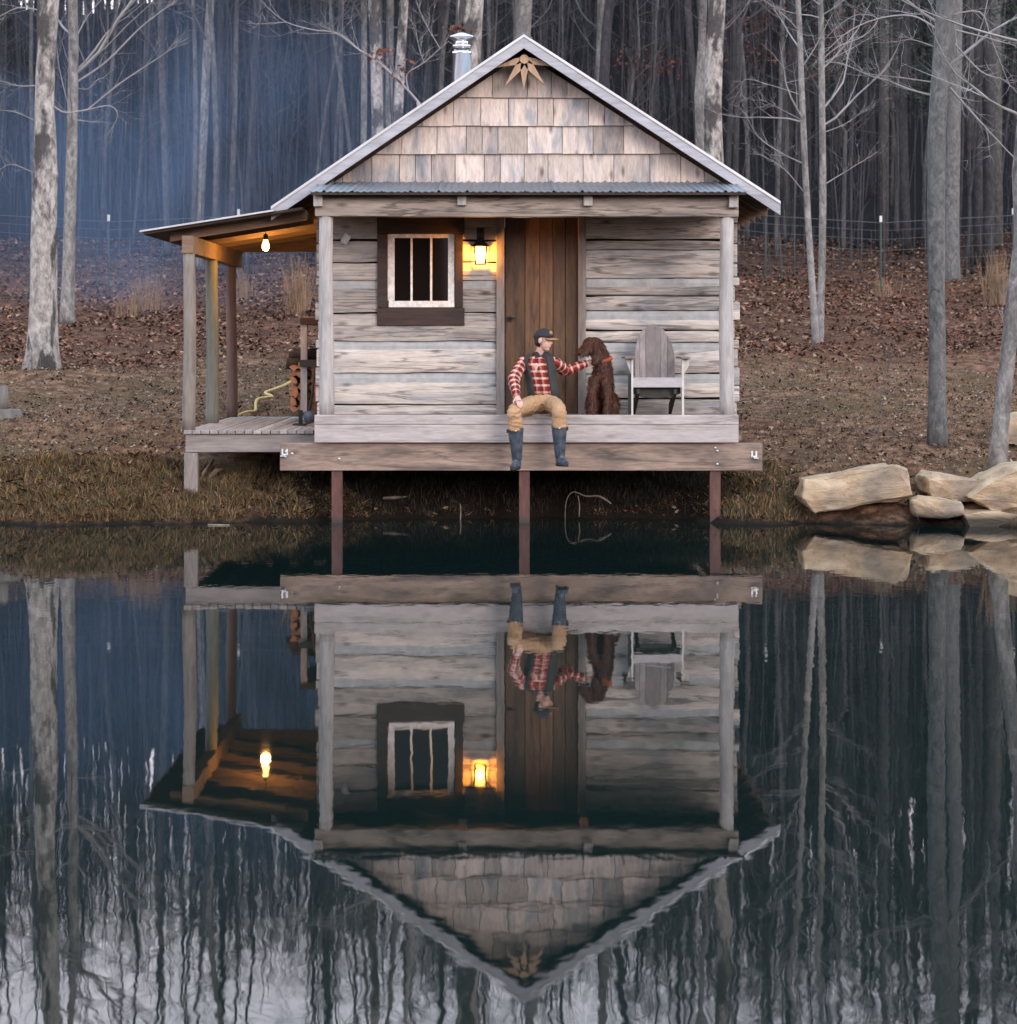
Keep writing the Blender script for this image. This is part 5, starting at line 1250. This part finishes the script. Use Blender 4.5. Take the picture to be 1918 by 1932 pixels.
GR = [(.23,.125,.068), (.125,.068,.038), (.32,.195,.108), (.055,.036,.022), (.18,.088,.05)]
scatter('dry_grass', 'short straw coloured winter grass over the lawn', 'grass', region(1.2, 15, 1.2, cond=patchy(.3, -1.1)), 112000, 'blade', GR, (.02, .06), 'grasscol', 3)
scatter('bank_grass', 'matted orange brown grass tufts along the pond bank', 'grass', region(-.3, 2.0, 1.2, pxl=-120, pxh=1500, cond=lambda x, y, r_: (x < -1.5) | (r_.random_sample(len(x)) < .25)), 85000, 'mat', [(.25,.125,.048), (.16,.08,.034), (.085,.058,.03), (.32,.18,.075), (.04,.04,.022), (.08,.036,.026), (.16,.10,.055), (.05,.05,.03)], (.04, .13), 'grasscol', 4)
def tussocks(r_, n):
    k = 150; cy_ = r_.uniform(-.18, 1.5, k)**1.0; cpx = np.where(r_.random_sample(k) < .88, r_.uniform(-60, 560, k), r_.uniform(1380, 1530, k)); cx_ = (cpx-HX)*(D0+cy_)/F
    i = r_.randint(0, k, n); return cx_[i]+r_.normal(0, .11, n), cy_[i]+r_.normal(0, .09, n)
scatter('bank_tussocks', 'uneven tufts of rusty and olive grass hanging over the pond edge', 'grass', tussocks, 26000, 'blade', [(.20,.105,.042), (.11,.075,.035), (.055,.05,.025), (.22,.15,.075), (.04,.042,.022), (.09,.05,.032)], (.05, .14), 'grasscol', 9)
scatter('dark_weeds', 'dark green and brown weeds on the shaded bank under the cabin', 'weeds', lambda r_, n: (r_.uniform(-2.9, 3.2, n), r_.uniform(.3, 2.2, n)), 9000, 'blade', [(.022,.026,.016), (.03,.019,.015), (.02,.022,.018), (.05,.042,.03)], (.04, .13), 'grasscol', 5)  # palette darkened as well, to carry the shade under the cabin
for i, (px, pyb, h, n_, lab) in enumerate(((1880,575,.95,120,'tall tuft of orange straw grass at the foot of the woods on the far right'), (562,592,1.0,90,'tall orange grass tuft seen between the lean-to posts and the cabin corner'), (279,590,.7,60,'straw grass tuft on the slope right of the pale tree'), (454,566,.65,60,'small straw grass tuft right of the rear lean-to post'), (1295,560,.5,30,'x'), (240,600,.5,40,'low straw grass tuft closest to the pale tree'), (1668,560,.5,30,'low straw grass tuft below the fence near the twin trees'))):
    if px == 1295: continue
    lo, hi = 8., 30.
    for _ in range(40):
        md = (lo+hi)/2; pz_ = HY+(CZ-G(X(px, md), md))*F/(D0+md)
        if pz_ > pyb: lo = md
        else: hi = md
    y = lo; b0_ = Vector((X(px, y), y, G(X(px, y), y))); rs2 = random.Random(70+i); q = MB()
    for k in range(n_):
        p = b0_+Vector((rs2.gauss(0, .13), rs2.gauss(0, .12), -.02)); hh = h*rs2.uniform(.6, 1.25); ln = Vector((rs2.gauss(0, .12), rs2.gauss(0, .12), 1)); q.tube([p, p+ln*hh*.55, p+ln*hh+Vector((rs2.gauss(0, .05), 0, 0))], [.006, .005, .002], 3, rs2.random(), False)
    o = q.build('grass_clump', M['straw'] if 'straw' in M else M.setdefault('straw', plain('straw', (.25,.16,.098), .9, 0, 3, .4)), None, b0_); tag(o, lab, 'grass clump')

# ------------------------------------------------------------------ wood smoke drifting behind the lean-to
def smoke(name, label, c, half, dens, colr, seed):
    q = MB(); q.box(-half[0], half[0], -half[1], half[1], -half[2], half[2]); o = q.build(name, [], None, c) if False else None
    me = bpy.data.meshes.new(name); me.from_pydata([tuple(v) for v in q.v], [], q.f); o = bpy.data.objects.new(name, me); col.objects.link(o); o.location = c
    m = bpy.data.materials.new(name); m.use_nodes = True; nt = m.node_tree; nt.nodes.remove(nt.nodes['Principled BSDF'])
    pv = nd(nt, 'ShaderNodeVolumePrincipled'); nt.links.new(pv.outputs[0], nt.nodes['Material Output'].inputs['Volume'])
    pv.inputs['Color'].default_value = (*colr, 1); pv.inputs['Anisotropy'].default_value = .1
    v = objco(nt, tuple(1/h for h in half)); ln = nd(nt, 'ShaderNodeVectorMath', operation='LENGTH'); nt.links.new(v, ln.inputs[0])
    fall = ramp(nt, ln.outputs['Value'], [(.0, 1.), (.45, .6), (.98, 0.)])
    n1 = noise(nt, objco(nt, (.28, .2, .22)), 1.2, 3, .55, .6)
    d = math_(nt, 'MULTIPLY', math_(nt, 'MULTIPLY', fall, ramp(nt, n1, [(.40, .06), (.62, 1.)])), dens)
    nt.links.new(d, pv.inputs['Density']); m.cycles.volume_step_rate = 4 if hasattr(m, 'cycles') and hasattr(m.cycles, 'volume_step_rate') else 1
    me.materials.append(m); return tag(o, label, 'smoke', kind='stuff')
smoke('smoke', 'blue wood smoke drifting through the trees behind the lean-to', (X(300, 20), 20, Z(300, 20)), (7.0, 4.5, 4.8), .088, (.27,.43,.72), 1)
cy.volume_step_rate = 3.; cy.volume_max_steps = 64
